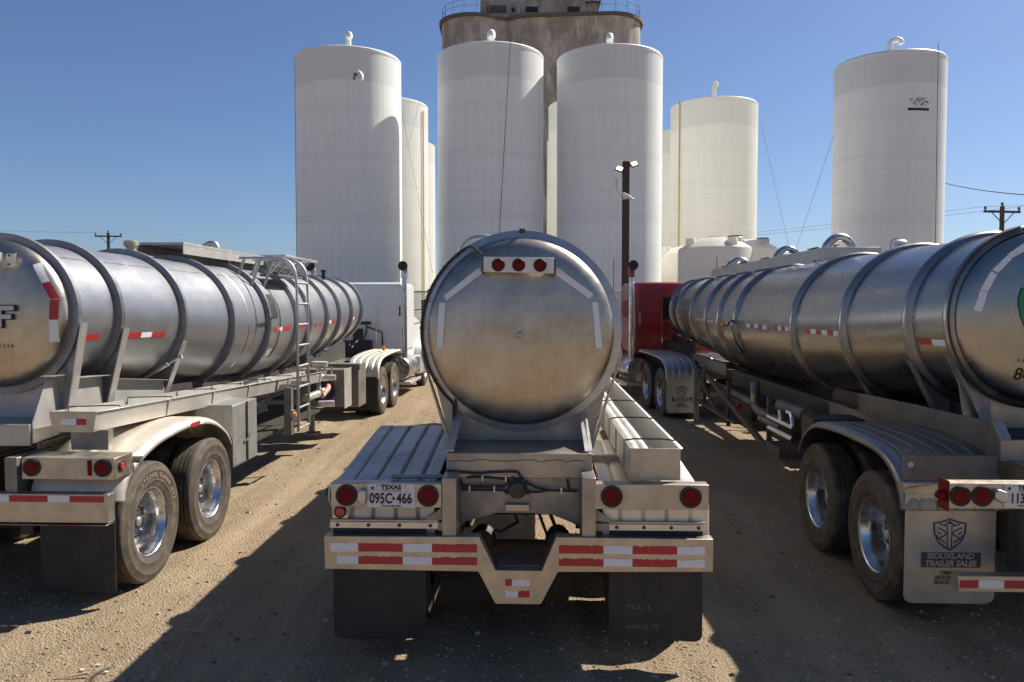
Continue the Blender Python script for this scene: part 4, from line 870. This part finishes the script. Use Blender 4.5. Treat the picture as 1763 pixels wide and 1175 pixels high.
# spill box and top fittings
mb=MB(); mb.prism([(4.96,2.985),(11.45,2.985),(11.45,3.14),(4.96,3.14)],-.355,-.343,'x'); mb.prism([(4.96,2.985),(11.45,2.985),(11.45,3.14),(4.96,3.14)],.343,.355,'x'); mb.box(-.343,.343,4.962,4.972,2.99,3.138); mb.box(-.343,.343,11.43,11.44,2.99,3.138); mb.build('spill_box','panel',T,bevel=.003)
for y in (5.3,7.45,10.4):
    mb=MB(); mb.tube(cat_rom([(.12,y,3.0),(.12,y,3.16),(.08,y,3.24),(-.02,y,3.29),(-.12,y,3.27),(-.20,y,3.19),(-.22,y,3.14)],6),.055,18); mb.lathe([(.09,3.12),(.09,3.15)],(.12,y,0),'z',n=18); mb.build('vent_elbow','rim',T,smooth=60)
    mb=MB(); mb.lathe([(.03,3.0),(.03,3.17),(.045,3.18),(.045,3.21),(.0,3.22)],(-.05,y+.1,0),'z',n=12); mb.build('relief_valve','galv',T)
mb=MB()
for y in (5.9,8.2,9.6,11.0): mb.lathe([(.02,3.0),(.02,3.17)],(-.15,y,0),'z',n=8); mb.box(-.25,-.05,y-.02,y+.02,3.17,3.185); mb.box(-.17,-.13,y-.1,y+.1,3.186,3.2)
mb.build('clamp_handle','undr',T,split=3)
mb=MB(); mb.lathe([(.06,0),(.06,.06),(.07,.065),(.07,.10),(.04,.12),(0,.12)],(-.02,3.6,3.0),'z',n=16); mb.tube(cat_rom([(-.12,3.6,2.98),(-.12,3.6,3.1),(-.05,3.6,3.14)],4),.008,6); mb.build('relief_valve','galv',T)
# side cable and amber lamp
R2,ZR=S2_.R(7.3),S2_.z(7.3)
cable(T,[(-math.cos(R_(a))*(R2+.05),7.22+.1*math.cos(R_(a*3)),ZR+math.sin(R_(a))*(R2+.05)) for a in (-3,-8,-12,-20,-34,-44,-55)],.014,'cable')
mb=MB(); mb.tube(cat_rom([(-.92,7.2,2.13),(-.96,7.2,2.16),(-1.0,7.3,2.10),(-.98,7.5,2.07),(-.95,7.7,2.09)],4),.014,6); lk=mb.build('lamp_pigtail','black',T); mb=MB(); mb.lathe([(.05,-.94),(.05,-.97),(.03,-.99),(0,-.992)],(0,7.8,2.10),'x',n=14); mb.build('amber_lamp','amber',lk,smooth=50)
mb=MB(); v=[(-math.cos(R_(a))*(S2_.R(y)+.006),y,S2_.z(y)+math.sin(R_(a))*(S2_.R(y)+.006)) for a in (-68,-71) for y in (3.2,4.5,7,9)]; mb.add(v,[(0,1,5,4),(1,2,6,5),(2,3,7,6)]); mb.build('red_stripe','taper',T,smooth=0)
for i,(s,y) in enumerate((('SIT',10.8),('BPP',10.9))): pass
mb=MB()
for i in range(14):
    rnd=random.Random(i+50); a=R_(rnd.uniform(12,24)); y=10.6+i*.05; s=.05; v=[(-math.cos(a+d)*(S2_.R(y+e)+.005),y+e,S2_.z(y+e)+math.sin(a+d)*(S2_.R(y+e)+.005)) for d,e in ((0,0),(s,0),(s,.02),(0,.02))]; mb.add(v,[(0,1,2,3)])
mb.build('worn_decal','inkblue',T,smooth=0)
# underside: manifold, supports, hoses
mb=MB(); mb.tube([(-.8,6.4,.95),(-.8,9.0,.98)],.06,12); mb.tube(cat_rom([(-.75,6.6,1.25),(-.78,6.5,1.0),(-.8,6.2,.88),(-.8,5.2,.86)],5),.07,12); mb.tube([(-.95,4.7,.86),(-.95,5.6,.86)],.05,12); mb.lathe([(.15,4.9),(.15,4.95)],(-.7,0,.8),'y',n=16); mb.tube([(-.7,4.5,1.05),(-.7,5.5,1.05)],.09,14); mb.build('pipe_manifold','frame_shade',T,smooth=50)
mb=MB(); mb.tube([(-1.05,3.9,.98),(-1.05,4.9,.98)],.03,10); mb.tube([(-1.12,3.7,.88),(-1.12,4.6,.88)],.035,10); mb.tube([(-1.0,4.1,.98),(-1.0,4.15,1.12),(-1.0,4.3,1.12)],.025,8); mb.tube([(-1.0,4.55,.98),(-1.0,4.6,1.10)],.025,8); mb.build('valve_cluster','chrome',T,smooth=50)
mb=MB()
for y in (5.2,7.4,9.2): mb.box(-.98,-.92,y-.03,y+.03,.48,1.2)
beam(mb,(-.95,9.0,1.15),(-.95,5.3,.5),.06,.08); beam(mb,(-.95,8.2,.6),(-.95,9.8,1.1),.05,.05); mb.box(-1.0,-.5,6.9,9.9,.58,.62); mb.box(-1.02,1.0,4.1,5.3,.47,.50); mb.box(-1.0,-.2,4.6,5.2,.50,.62)
mb.build('pump_frame','rust',T,bevel=.003)
mb=MB(); mb.tube([(-1.0,2.95,.55),(-1.0,3.6,.55)],.09,14); mb.box(-1.15,-.62,2.96,3.35,.86,1.22); mb.build('air_box','undr',T,bevel=.01)
mb=MB(); mb.lathe([(.05,0),(.05,.02),(0,.03)],(-.9,6.9,.85),'y',n=12); mb.build('reflector','lensb',T)
mb=MB(); mb.box(-.94,-.92,6.0,6.04,1.02,1.14); mb.build('marker_light','amber',T)
landing_gear(T,10.4,.85)
# ================================================================ tractors
def tractor(loc,rz,paintm,label,fendm,flapkind,stack_red=False,sx=1.19):
    T=empty('semi_tractor',loc,rz,label,'truck','road tractors coupled to the trailers')
    axle_set(T,(-.66,.66),1.24,treadmat='tread')
    for s in (-1,1): wheel(T,s*1.06,5.75,s,.525,True,True)
    mb=MB()
    for s in (-1,1): mb.box(s*.43-.04,s*.43+.04,-1.25,6.3,.82,1.06)
    mb.box(-.43,.43,-1.2,-1.1,.84,1.04); mb.box(-.43,.43,1.5,1.6,.84,1.04); mb.prism([(-.5,-.55),(.5,-.55),(.5,.35),(.2,.5),(-.2,.5),(-.5,.35)],1.10,1.16,'z'); mb.build('chassis','undr',T,bevel=.004)
    # cab: rounded box, back wall at 2.25
    mb=MB(); mb.box(-1.15,1.15,2.3,4.0,1.17,2.99); cab=mb.build('sleeper',paintm,T,bevel=0); q=cab.modifiers.new('b','BEVEL'); q.width=.11; q.segments=5; q.limit_method='ANGLE'
    mb=MB(); mb.prism([(4.01,.95),(4.01,2.82),(4.35,2.82),(4.75,2.15),(5.35,2.08),(6.55,1.85),(6.62,1.75),(6.62,1.15),(6.2,1.1),(6.1,1.3),(5.4,1.35),(5.2,1.1),(5.0,.9)],-.95,.95,'x'); ho=mb.build('cab',paintm,T); q=ho.modifiers.new('b','BEVEL'); q.width=.05; q.segments=3
    mb=MB(); mb.box(-.6,.6,6.625,6.66,1.0,1.8); mb.box(-1.15,1.15,6.7,6.8,.45,.8); mb.build('grille','chrome',T,bevel=.02)
    for s in (-1,1):
        mb=MB(); P=[(s*.75,0)]; prof=[(5.15,.62),(5.17,.95),(5.32,1.2),(5.6,1.32),(6.0,1.3),(6.3,1.12),(6.42,.85)]
        fender(T,prof,s*.80,s*1.24,0,paintm,.08,0,outer_w=.12,name='front_fender')
        mb=MB(); mb.lathe([(.0,-.75),(.30,-.75),(.32,-.72),(.32,.72),(.30,.75),(0,.75)],(s*.92,3.5,.72),'y',n=32); ft=mb.build('fuel_tank','rim',T,smooth=50)
        mb=MB(); mb.box(s*.92-.3,s*.92+.3,2.9,4.7,.28,.36); mb.box(s*1.0-.24,s*1.0+.24,4.35,5.05,.45,.95); mb.build('step','alu_l',T,bevel=.01,split=1)
        mb=MB(); xs_=s*sx; mb.tube([(xs_,2.2,1.05),(xs_,2.2,3.1)],.065,16); sk=mb.build('exhaust_stack','rim',T,smooth=60)
        mb=MB(); mb.tube(cat_rom([(xs_,2.2,3.1),(xs_,2.2,3.26),(xs_-s*.0,2.15,3.38),(xs_-s*.0,2.02,3.42)],6),.088,16,cap=False); mb.build('curved_tip','red_cab' if stack_red else 'rim',sk,smooth=60)
        mb=MB(); mb.lathe([(0,1.995),(.125,1.995)],(xs_,0,3.40),'y',n=16); mb.build('pipe_mouth','ink',sk)
        mb=MB(); mb.tube([(s*1.0,4.3,2.25),(s*1.42,4.35,2.3)],.015,6); mb.tube([(s*1.0,4.3,1.85),(s*1.42,4.35,1.95)],.015,6); mb.tube([(s*1.42,4.35,1.9),(s*1.42,4.35,2.6)],.012,6); mr=mb.build('mirror_arm','black' ,T)
        mb=MB(); mb.box(s*1.38-.10,s*1.38+.10,4.33,4.37,2.05,2.55); mb.build('mirror','glass',mr,bevel=.02)
        P=[(-1.28,.82),(-1.26,.98),(-1.14,1.14),(-.9,1.24),(-.5,1.29),(.4,1.32),(1.35,1.32)]
        fender(T,P,s*.58,s*1.25,4,fendm,.04,.02,outer_w=.05,groove=.02)
        mb=MB(); 
        mb.tube([(s*1.075,2.27,1.55),(s*1.075,2.24,1.55),(s*1.075,2.24,2.15),(s*1.075,2.27,2.15)],.012,6) if 0 else mb.tube([(s*.45,2.26,1.45),(s*.45,2.24,1.45),(s*.45,2.24,2.3),(s*.45,2.26,2.3)],.014,6); mb.build('grab_bar','chrome',T)
        if flapkind=='dealer': dealer_flap(T,min(s*.6,s*1.25),max(s*.6,s*1.25),.14,.86,-1.30)
        else: flap(T,min(s*.6,s*1.22),max(s*.6,s*1.22),.15,.86,-1.30,'flap',.08)
        mb=MB(); mb.tube([(s*1.1,1.3,1.05),(s*1.1,1.62,1.02),(s*1.1,1.72,.8)],.03,6); mb.box(s*.9-.3,s*.9+.3,1.24,1.27,.75,1.0); mb.build('fender_stay','undr',T)
    mb=MB(); mb.box(-.9,.9,4.0,4.01,1.2,2.8); mb.mi=0
    mb.box(-.42,.30,2.288,2.297,2.05,2.60) if flapkind=='dealer' else mb.box(1.03,1.07,2.29,2.297,2.12,2.38)
    mb.build('rear_window','glass',T,bevel=.01,split=1)
    mb=MB(); mb.box(-1.02,1.02,2.2955,2.2985,2.80,2.806); mb.box(-1.02,1.02,2.2955,2.2985,1.33,1.336)
    for x in (-.98,-.5,.5,.98):
        for k in range(14): mb.box(x-.007,x+.007,2.294,2.2985,1.38+.1*k,1.394+.1*k)
    mb.build('panel_seam',paintm,T)
    mb=MB(); mb.box(-.30,.30,2.27,2.296,1.9,1.98); mb.tube([(.6,2.26,1.35),(.6,2.25,1.7),(.2,2.24,1.85)],.02,6); mb.build('hose_bracket','undr',T,split=1)
    mb=MB(); mb.box(-.35,.35,2.02,2.24,1.12,1.5); mb.lathe([(.12,0),(.13,.03),(.13,.28),(.12,.3),(0,.3)],(.0,2.1,1.5),'z',n=16); mb.tube(cat_rom([(-.2,2.2,1.9),(-.3,1.9,1.75),(-.1,1.6,1.6),(.0,1.2,1.4)],6),.02,8); mb.tube(cat_rom([(.2,2.2,1.9),(.25,1.9,1.65),(.1,1.6,1.5),(.05,1.2,1.35)],6),.018,8); mb.build('deck_equipment','undr',T,smooth=40)
    mb=MB(); mb.box(1.0,1.06,.3,.36,1.34,1.46); mb.build('marker_light','amber',T)
    mb=MB(); mb.box(-1.02,-1.0,2.285,2.295,1.9,2.2); mb.build('reflector_strip','paper',T,split=1)
    return T
tractor((-4.05,18.35,0),R_(-2.5),'white_cab','white sleeper truck with chrome exhaust stack, coupled ahead of the tank with the ladder','fender_l','plain')
tractor((4.40,18.0,0),R_(3.6),'red_cab','dark red sleeper truck with silver fenders, ahead of the shaded tank trailer','fender','dealer',True,1.25)
# ================================================================ storage tanks
def px(p,D): return (p-881.5)/1371*D
def silo_tank(pxc,D,mat,label,pipe,top=13.32,R=2.35,extra=None):
    T=empty('storage_tank',(px(pxc,D),D,0),0,label,'storage tank','tall white storage tanks behind the trucks')
    mb=MB(); prof=[(R,0),(R,top*.3),(R,top*.6),(R,top-.12),(R+.012,top-.10),(R+.012,top),(R-.03,top+.05),(R*.7,top+.22),(R*.3,top+.33),(0,top+.36)]
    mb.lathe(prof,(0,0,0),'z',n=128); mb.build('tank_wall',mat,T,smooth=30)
    if pipe:
        r,h,dx,dy=pipe; r*=.78; h*=.8; k=r/.14; z0=top+.2; h+=.5
        P=[(0,0,z0),(0,0,z0+h),(dx*.12*k,dy*.12*k,z0+h+.16*k),(dx*.32*k,dy*.32*k,z0+h+.22*k),(dx*.50*k,dy*.50*k,z0+h+.14*k),(dx*.56*k,dy*.56*k,z0+h-.0*k)]
        mb=MB(); mb.tube(cat_rom(P,6),r,14); mb.build('vent_pipe',mat,T,smooth=60)
    return T
S1=silo_tank(604,36.4,'silo','leftmost tall white tank, with round patch near its top','x' and (.17,.35,.25,-.6))
S2=silo_tank(845,35.9,'silo','tall white tank behind the centre trailer, thin dark cable hanging down its front',(.22,.05,.1,-.9))
S3=silo_tank(1047,36.2,'silo','tall white tank behind the wooden floodlight pole',(.2,.05,-.1,-.9))
S4=silo_tank(1522,36.9,'silo','tall white tank on its own at the right, small sign near its top',(.17,.3,.85,-.3))
S5=silo_tank(1225,44.6,'silo2','white tank with yellow pipe up its left edge, behind the low poly tanks',(.15,.55,.2,-.3))
S6=silo_tank(666,44.6,'silo2','cream tank with a yellowish pipe, half hidden behind the leftmost tall tank',None)
S7=silo_tank(692,55.5,'silo2','farthest cream tank, sliver showing left of the centre tall tank',None)
S8=silo_tank(1016,44.6,'silo2','cream tank showing in the gap between the two middle tall tanks',None)
S9=silo_tank(1001,54.0,'silo2','lower farther cream tank at the foot of the gap between middle tanks',None)
S10=silo_tank(1165,52.5,'silo2','far cream tank between the pole-side tall tank and the yellow piped tank',None)
# patch with vent on tank 1, sign on tank 4
def on_silo(S,R,ang_,z,w_,h,mat,name,off=.01,n=5):
    mb=MB(); v=[]
    for k in range(n+1):
        a=ang_-w_/2/R+w_/R*k/n
        for zz in (z,z+h): v.append((math.sin(a)*(R+off),-math.cos(a)*(R+off),zz))
    mb.add(v,[(2*k,2*k+2,2*k+3,2*k+1) for k in range(n)]); return mb.build(name,mat,S,solid=.02,smooth=0)
mb=MB(); a=R_(18); c=(math.sin(a)*2.35,-math.cos(a)*2.35,12.05); mb.lathe([(.36,.10),(.30,-.035),(.24,-.045),(.22,-.04),(.11,-.05),(.11,-.075),(0,-.08)],c,'y',n=28); hp=mb.build('manhole_patch','silo',S1,smooth=50)
mb=MB(); mb.box(c[0]-.03,c[0]+.10,c[1]-.10,c[1]-.085,c[2]+.0,c[2]+.14); mb.box(c[0]-.06,c[0]+.02,c[1]-.10,c[1]-.085,c[2]-.14,c[2]-.02); mb.build('hatch_bolt','wire',hp)
on_silo(S4,2.35,R_(5),10.75,.95,.10,'ink','sign_bar'); sgn=on_silo(S4,2.35,R_(5),10.93,.9,.36,'silo','sign',.006)
mb=MB()
rnd=random.Random(3)
for i in range(60):
    a=R_(5)+rnd.uniform(-.17,.17); z=rnd.uniform(10.95,11.25); rr=2.35+.03; s=.035; mb.add([(math.sin(a)*rr,-math.cos(a)*rr,z),(math.sin(a+.02)*rr,-math.cos(a+.02)*rr,z),(math.sin(a+.02)*rr,-math.cos(a+.02)*rr,z+s),(math.sin(a)*rr,-math.cos(a)*rr,z+s)],[(0,1,2,3)])
mb.build('worn_lettering','inkgrey',sgn,smooth=0)
mb=MB(); a=R_(-62); mb.tube([(math.sin(a)*2.41,-math.cos(a)*2.41,0),(math.sin(a)*2.41,-math.cos(a)*2.41,13.4)],.045,10); mb.build('side_pipe','yellow',S5)
mb=MB(); a=R_(66); mb.tube([(math.sin(a)*2.41,-math.cos(a)*2.41,0),(math.sin(a)*2.41,-math.cos(a)*2.41,12.9)],.04,10); mb.build('side_pipe','yellow',S6)
def wire(name,a,b,r,mat,label,sag=0,group=None,cat='cable'):
    A=Vector(a);B=Vector(b); P=[A.lerp(B,i/14)-Vector((0,0,sag*4*(i/14)*(1-i/14))) for i in range(15)]
    mb=MB(); mb.tube(P,r,6); return tag(mb.build(name,mat,None,smooth=60),label,cat,group)
def wp(p,q,D): return (px(p,D),D,2.4+(526-q)/1371*D)
wire('hanging_cable',wp(879,73,33.35),wp(856,470,33.2),.017,'wire','thin dark cable hanging down the front of the tank behind the centre trailer',.0)
wire('hanging_cable',wp(513,100,34.2),wp(512,470,34.2),.014,'wirel','thin cable down the left edge of the leftmost tall tank',0)
wire('hanging_cable',wp(1604,82,34.6),wp(1607,420,34.6),.014,'wire','thin cable down the right side of the lone tall tank at the right',0)
wire('guy_wire',wp(1305,215,44),wp(1357,430,44),.010,'wirel','pale guy wire sloping down right from the tank with the yellow pipe',0)
wire('guy_wire',wp(1430,235,36),wp(1368,430,38),.009,'wirel','pale guy wire sloping down left from the lone right tank',0)
wire('guy_wire',wp(693,190,41.8),wp(745,470,41.5),.009,'wirel','pale guy wire crossing the half hidden cream tank behind the leftmost',0)
wire('guy_wire',wp(725,180,42.0),wp(702,260,42.0),.008,'wirel','short wire near the top of the half hidden cream tank',0)
wire('power_line',wp(1622,318,60),wp(1800,340,40),.03,'wire','thick dark overhead line running right from the lone tall tank',.15,None,'overhead line')
# poly tanks
def poly_tank(pxc,D,R,sh,label):
    T=empty('poly_tank',(px(pxc,D),D,0),0,label,'water tank','low white poly tanks in front of the tall ones')
    mb=MB(); mb.lathe([(R,0),(R,sh*.45),(R+.015,sh*.452),(R+.015,sh*.46),(R,sh*.465),(R,sh-.12),(R-.03,sh-.03),(R-.12,sh+.03),(R*.72,sh+.2),(R*.45,sh+.33),(.33,sh+.40),(.33,sh+.44),(0,sh+.45)],(0,0,0),'z',n=72); mb.build('tank_body','poly',T,smooth=35)
    mb=MB()
    for k in range(4):
        a=R_(20+90*k); x,y=math.cos(a)*R*.78,math.sin(a)*R*.78; mb.lathe([(.20,sh+.02),(.19,sh+.30),(.17,sh+.33),(0,sh+.34)],(x,y,0),'z',n=20)
    mb.build('lifting_lug','poly',T,smooth=40,split=1)
    mb=MB(); mb.lathe([(.30,sh+.05),(.29,sh+.36),(.26,sh+.39),(0,sh+.40)],(R*.45,-R*.3,0),'z',n=24); hh=mb.build('manhole','poly',T,smooth=40); mb=MB(); mb.lathe([(.26,sh+.405),(.26,sh+.435),(0,sh+.44)],(R*.45,-R*.3,0),'z',n=20); mb.build('lid','undr',hh,smooth=40)
poly_tank(1230,31,1.42,4.62,'nearest low white poly tank, with black lid, above the shaded trailer')
poly_tank(1183,38.6,1.5,4.85,'low poly tank partly hidden at the left of the nearest one')
poly_tank(1281,36,1.45,4.95,'low cream poly tank showing at the right of the nearest one')
# ---------------------------------------------------------------- grain elevator
E0=empty('grain_elevator',(px(930,82),82,0),0,'old stained concrete grain elevator rising behind the white tanks','grain elevator')
def arc(cx,cy,r,a0,a1,n): return [(cx+r*math.cos(R_(a0+(a1-a0)*k/n)),cy+r*math.sin(R_(a0+(a1-a0)*k/n))) for k in range(n+1)]
k=82/1371
out=arc((817-930)*k,0,54*k,180,318,16)+arc((925-930)*k,1.5,74*k,228,275,12)+arc((1040-930)*k,0,58*k,270,360,14)+arc((1040-930)*k,10,58*k,0,90,8)+arc((817-930)*k,10,54*k,90,180,8)
ztop=30.5
mb=MB(); mb.prism(out,0,ztop,'z'); mb.build('bin_wall','conc',E0,smooth=30)
c0=Vector((0,4)); o3=[tuple(Vector(p)+(Vector(p)-c0).normalized()*.28) for p in out]; mb=MB(); mb.prism(o3,ztop,ztop+.32,'z'); M['dconc']=paint('dark roof edge',(.10,.085,.075),.9,(.2,.17,.14),.5,2,.2); mb.build('roof_slab','dconc',E0)
mb=MB(); hx0,hx1=(827-930)*k,(1008-930)*k
mb.box(hx0,hx1,1.5,10,ztop+.33,ztop+8); mb.box(hx1+.01,(1030-930)*k,2.0,9,ztop+.33,ztop+3.15); hh=mb.build('headhouse','conc',E0)
mb=MB(); mb.box(hx1+.02,(1035-930)*k,1.7,9.2,ztop+3.16,ztop+3.35); mb.build('annex_roof','dconc',hh)
def win(a,b,z0,z1,mat='ink'): 
    mb=MB(); mb.box((a-930)*k,(b-930)*k,1.44,1.49,ztop+z0,ztop+z1); mb.build('window',mat,hh)
win(905,926,2.05,2.62); win(977,998,2.05,2.62); win(881,886,2.1,2.5); win(957,961,3.4,3.7); win(838,872,2.0,2.75,'dconc')
mb=MB()
for cxp,r,a0,a1 in ((817,53,165,300),(1040,57,235,370)):
    pts=[(p[0],p[1],0) for p in arc((cxp-930)*k,0,r*k,a0,a1,18)]
    for z in (.75,1.3): mb.tube([(p[0],p[1],ztop+.32+z) for p in pts],.02,5)
    for p in pts[::3]: mb.tube([(p[0],p[1],ztop+.3),(p[0],p[1],ztop+1.65)],.022,5)
mb.build('roof_railing','wire',E0,split='x')
# ---------------------------------------------------------------- poles
def util(pxc,ytop,D,half,label,nearz=0):
    T=empty('utility_pole',(px(pxc,D),D,0),R_(8),label,'utility pole','wooden utility poles in the distance'); z=2.4+(526-ytop)/1371*D
    mb=MB(); mb.tube([(0,0,0),(0,0,z)],[.17,.13],10); mb.build('pole','wood',T)
    mb=MB(); zc=z-.32; beam(mb,(-half,0,zc),(half,0,zc),.1,.13); beam(mb,(-half*.62,-.06,zc-.05),(0,-.1,zc-.75),.04,.04); beam(mb,(half*.62,-.06,zc-.05),(0,-.1,zc-.75),.04,.04); mb.build('crossarm','wood',T)
    for x in (-half*.93,half*.93,0): mb=MB(); zz=zc+.07 if x else z; mb.lathe([(.03,zz),(.07,zz+.06),(.07,zz+.12),(.09,zz+.16),(.05,zz+.24),(0,zz+.25)],(x,0,0),'z',n=10); mb.build('insulator','wire',T)
    return (px(pxc,D),D,zc+.3,half)
a=util(190,402,75,1.2,'utility pole with crossarm seen above the left trailer'); b=util(1720,357,48,1.2,'utility pole with crossarm at the far right edge above the shaded trailer')
for (x,y,z,h),dx,lab in ((a,-60,'left utility pole'),(b,60,'right utility pole')):
    for i,s in enumerate((-1,1)):
        wire('overhead_line',(x+s*h*.93,y,z),(x+dx+s*h,y-25*(1 if dx<0 else 1),z+1.0),.012,'wirel','faint overhead line running outwards from the '+lab+(', left insulator' if s<0 else ', right insulator'),.5,None,'overhead line')
        wire('overhead_line',(x+s*h*.93,y,z),(x-dx*.5+s*h,y+30,z-.6),.012,'wirel','faint overhead line running inwards from the '+lab+(', left insulator' if s<0 else ', right insulator'),.4,None,'overhead line')
T=empty('floodlight_pole',(px(1076,27),27,0),0,'dark square wooden pole with two lit floodlights and a camera','light pole')
ztp=2.4+(526-281)/1371*27; mb=MB(); mb.box(-.115,.115,-.115,.115,0,ztp); mb.build('pole','wood',T,bevel=.02)
em=NT('lit lamp glass'); em.b.inputs['Emission Color'].default_value=(1,.82,.5,1); em.b.inputs['Emission Strength'].default_value=2.2; em.b.inputs['Base Color'].default_value=(.9,.8,.55,1); M['lit']=em.m
for s,x,z in ((-1,-.24,ztp-.28),(1,.24,ztp-.12)):
    mb=MB(); mb.box(-.13,.13,-.03,.03,-.10,.10); o=mb.build('floodlight','undr',T,bevel=.01); o.location=(x,-.18,z); o.rotation_euler=(R_(-30),R_(-s*22),R_(s*18))
    mb=MB(); mb.box(-.10,.10,-.034,-.031,-.075,.075); l_=mb.build('lamp_glass','lit',o)
    mb=MB(); mb.tube([(s*.11,-.1,z-.05),(x,-.15,z)],.02,6); mb.build('lamp_arm','undr',T)
mb=MB(); mb.tube(cat_rom([(-.05,-.13,ztp-1.25),(-.22,-.25,ztp-1.15),(-.33,-.3,ztp-1.0),(-.36,-.3,ztp-.75)],4),.02,8); mb.box(-.39,-.33,-.33,-.27,ztp-.92,ztp-.62); mb.build('antenna_arm','galv',T)
mb=MB(); mb.tube([(-.12,-.2,ztp-1.1),(.02,-.35,ztp-1.2),(.18,-.5,ztp-1.36)],.055,12); mb.box(-.12,.02,-.24,-.12,ztp-1.28,ztp-1.1); mb.build('security_camera','paper',T,smooth=40)
# thin red whip antennas seen over the trailers
for p,q0,q1,D,lab in ((1056,446,545,20,'thin red whip antenna standing right of the centre tank'),(1233,443,462,19,'short thin red whip antenna above the shaded tank')):
    x=px(p,D); mb=MB(); mb.tube([(x,D,0 if p<1100 else 3.0),(x,D,2.4+(526-q0)/1371*D)],.012,6); tag(mb.build('whip_antenna','lensb'),lab,'antenna')
# chain link fence
T=empty('chain_link_fence',(0,29.5,0),0,'chain-link fence with steel posts behind the trucks','fence')
mb=MB(); H_=2.9; sp=.11; x0,x1=-6.0,5.6
n=int((x1-x0+H_)/sp)
for i in range(n):
    for s in (1,-1):
        a=x0-H_+i*sp if s>0 else x0+i*sp; za,zb=0.05,H_; xa,xb=(a,a+H_) if s>0 else (a,a-H_)
        # clip to the run
        t0,t1=0,1
        if xa<x0: t0=(x0-xa)/(xb-xa)
        if xb<x0: t1=(x0-xa)/(xb-xa)
        if xa>x1: t0=(x1-xa)/(xb-xa)
        if xb>x1: t1=(x1-xa)/(xb-xa)
        if t1-t0<.02: continue
        A=Vector((xa+(xb-xa)*t0,0,za+(zb-za)*t0)); B=Vector((xa+(xb-xa)*t1,0,za+(zb-za)*t1)); mb.tube([A,B],.011,3,cap=False)
mb.build('mesh_panel','galv',T,fix=False,smooth=0)
mb=MB(); mb.tube([(x0,0,H_),(x1,0,H_)],.03,8); mb.build('top_rail','galv',T)
for i in range(5): mb=MB(); x=x0+(x1-x0)*i/4; mb.tube([(x,0.04,0),(x,0.04,H_+.1)],.04,8); mb.build('fence_post','galv',T)
# ---------------------------------------------------------------- small litter
def gp(p,q):
    # ground point under a picture position (used for placing only)
    u=(p-881.5)/1371; v=-(q-587.5)/1371; pt=R_(2.57); d=(u,math.cos(pt)+v*math.sin(pt),-math.sin(pt)+v*math.cos(pt)); t=-2.4/d[2]; return d[0]*t,d[1]*t
x,y=gp(348,1094); mb=MB(); z=hgt(x,y)
for pts in ([(0,0,0),(.0,0,.05),(-.012,.0,.09),(-.05,.01,.115)],[(0,0,.05),(.03,.0,.10),(.05,.01,.15),(.045,.0,.19)],[(-.0,0,.02),(-.1,.02,.025),(-.16,.03,.02)],[(.03,0,.10),(.06,.02,.12)]): mb.tube([(x+a,y+b,z+c) for a,b,c in pts],[.004,.003,.002,.0012][:len(pts)] ,5)
tag(mb.build('dry_weed','twig'),'small dry twig-like weed standing in the dark shadow left of the centre trailer','weed')
x,y=gp(118,1166); mb=MB(); mb.tube([(x-.09,y-.03,hgt(x,y)+.012),(x,y,hgt(x,y)+.016),(x+.10,y+.04,hgt(x,y)+.02),(x+.125,y+.03,hgt(x,y)+.012)],[.004,.005,.009,.004],6); tag(mb.build('stick','twig'),'short pale stick lying on sunlit gravel near the bottom left corner','stick')
for i,(p,q,lab) in enumerate(((142,1153,'white scrap of litter just above the pale stick'),(183,1155,'pale flat litter scrap right of the stick'),(170,1143,'small white crumb of litter above the flat scrap'))):
    x,y=gp(p,q); mb=MB(); rnd=random.Random(i); z=hgt(x,y)+.012; n=7; mb.prism([(x+math.cos(2*PI*k/n)*.018*rnd.uniform(.5,1.3),y+math.sin(2*PI*k/n)*.012*rnd.uniform(.5,1.3)) for k in range(n)],z,z+.004,'z'); tag(mb.build('litter_scrap','paper'),lab,'litter')
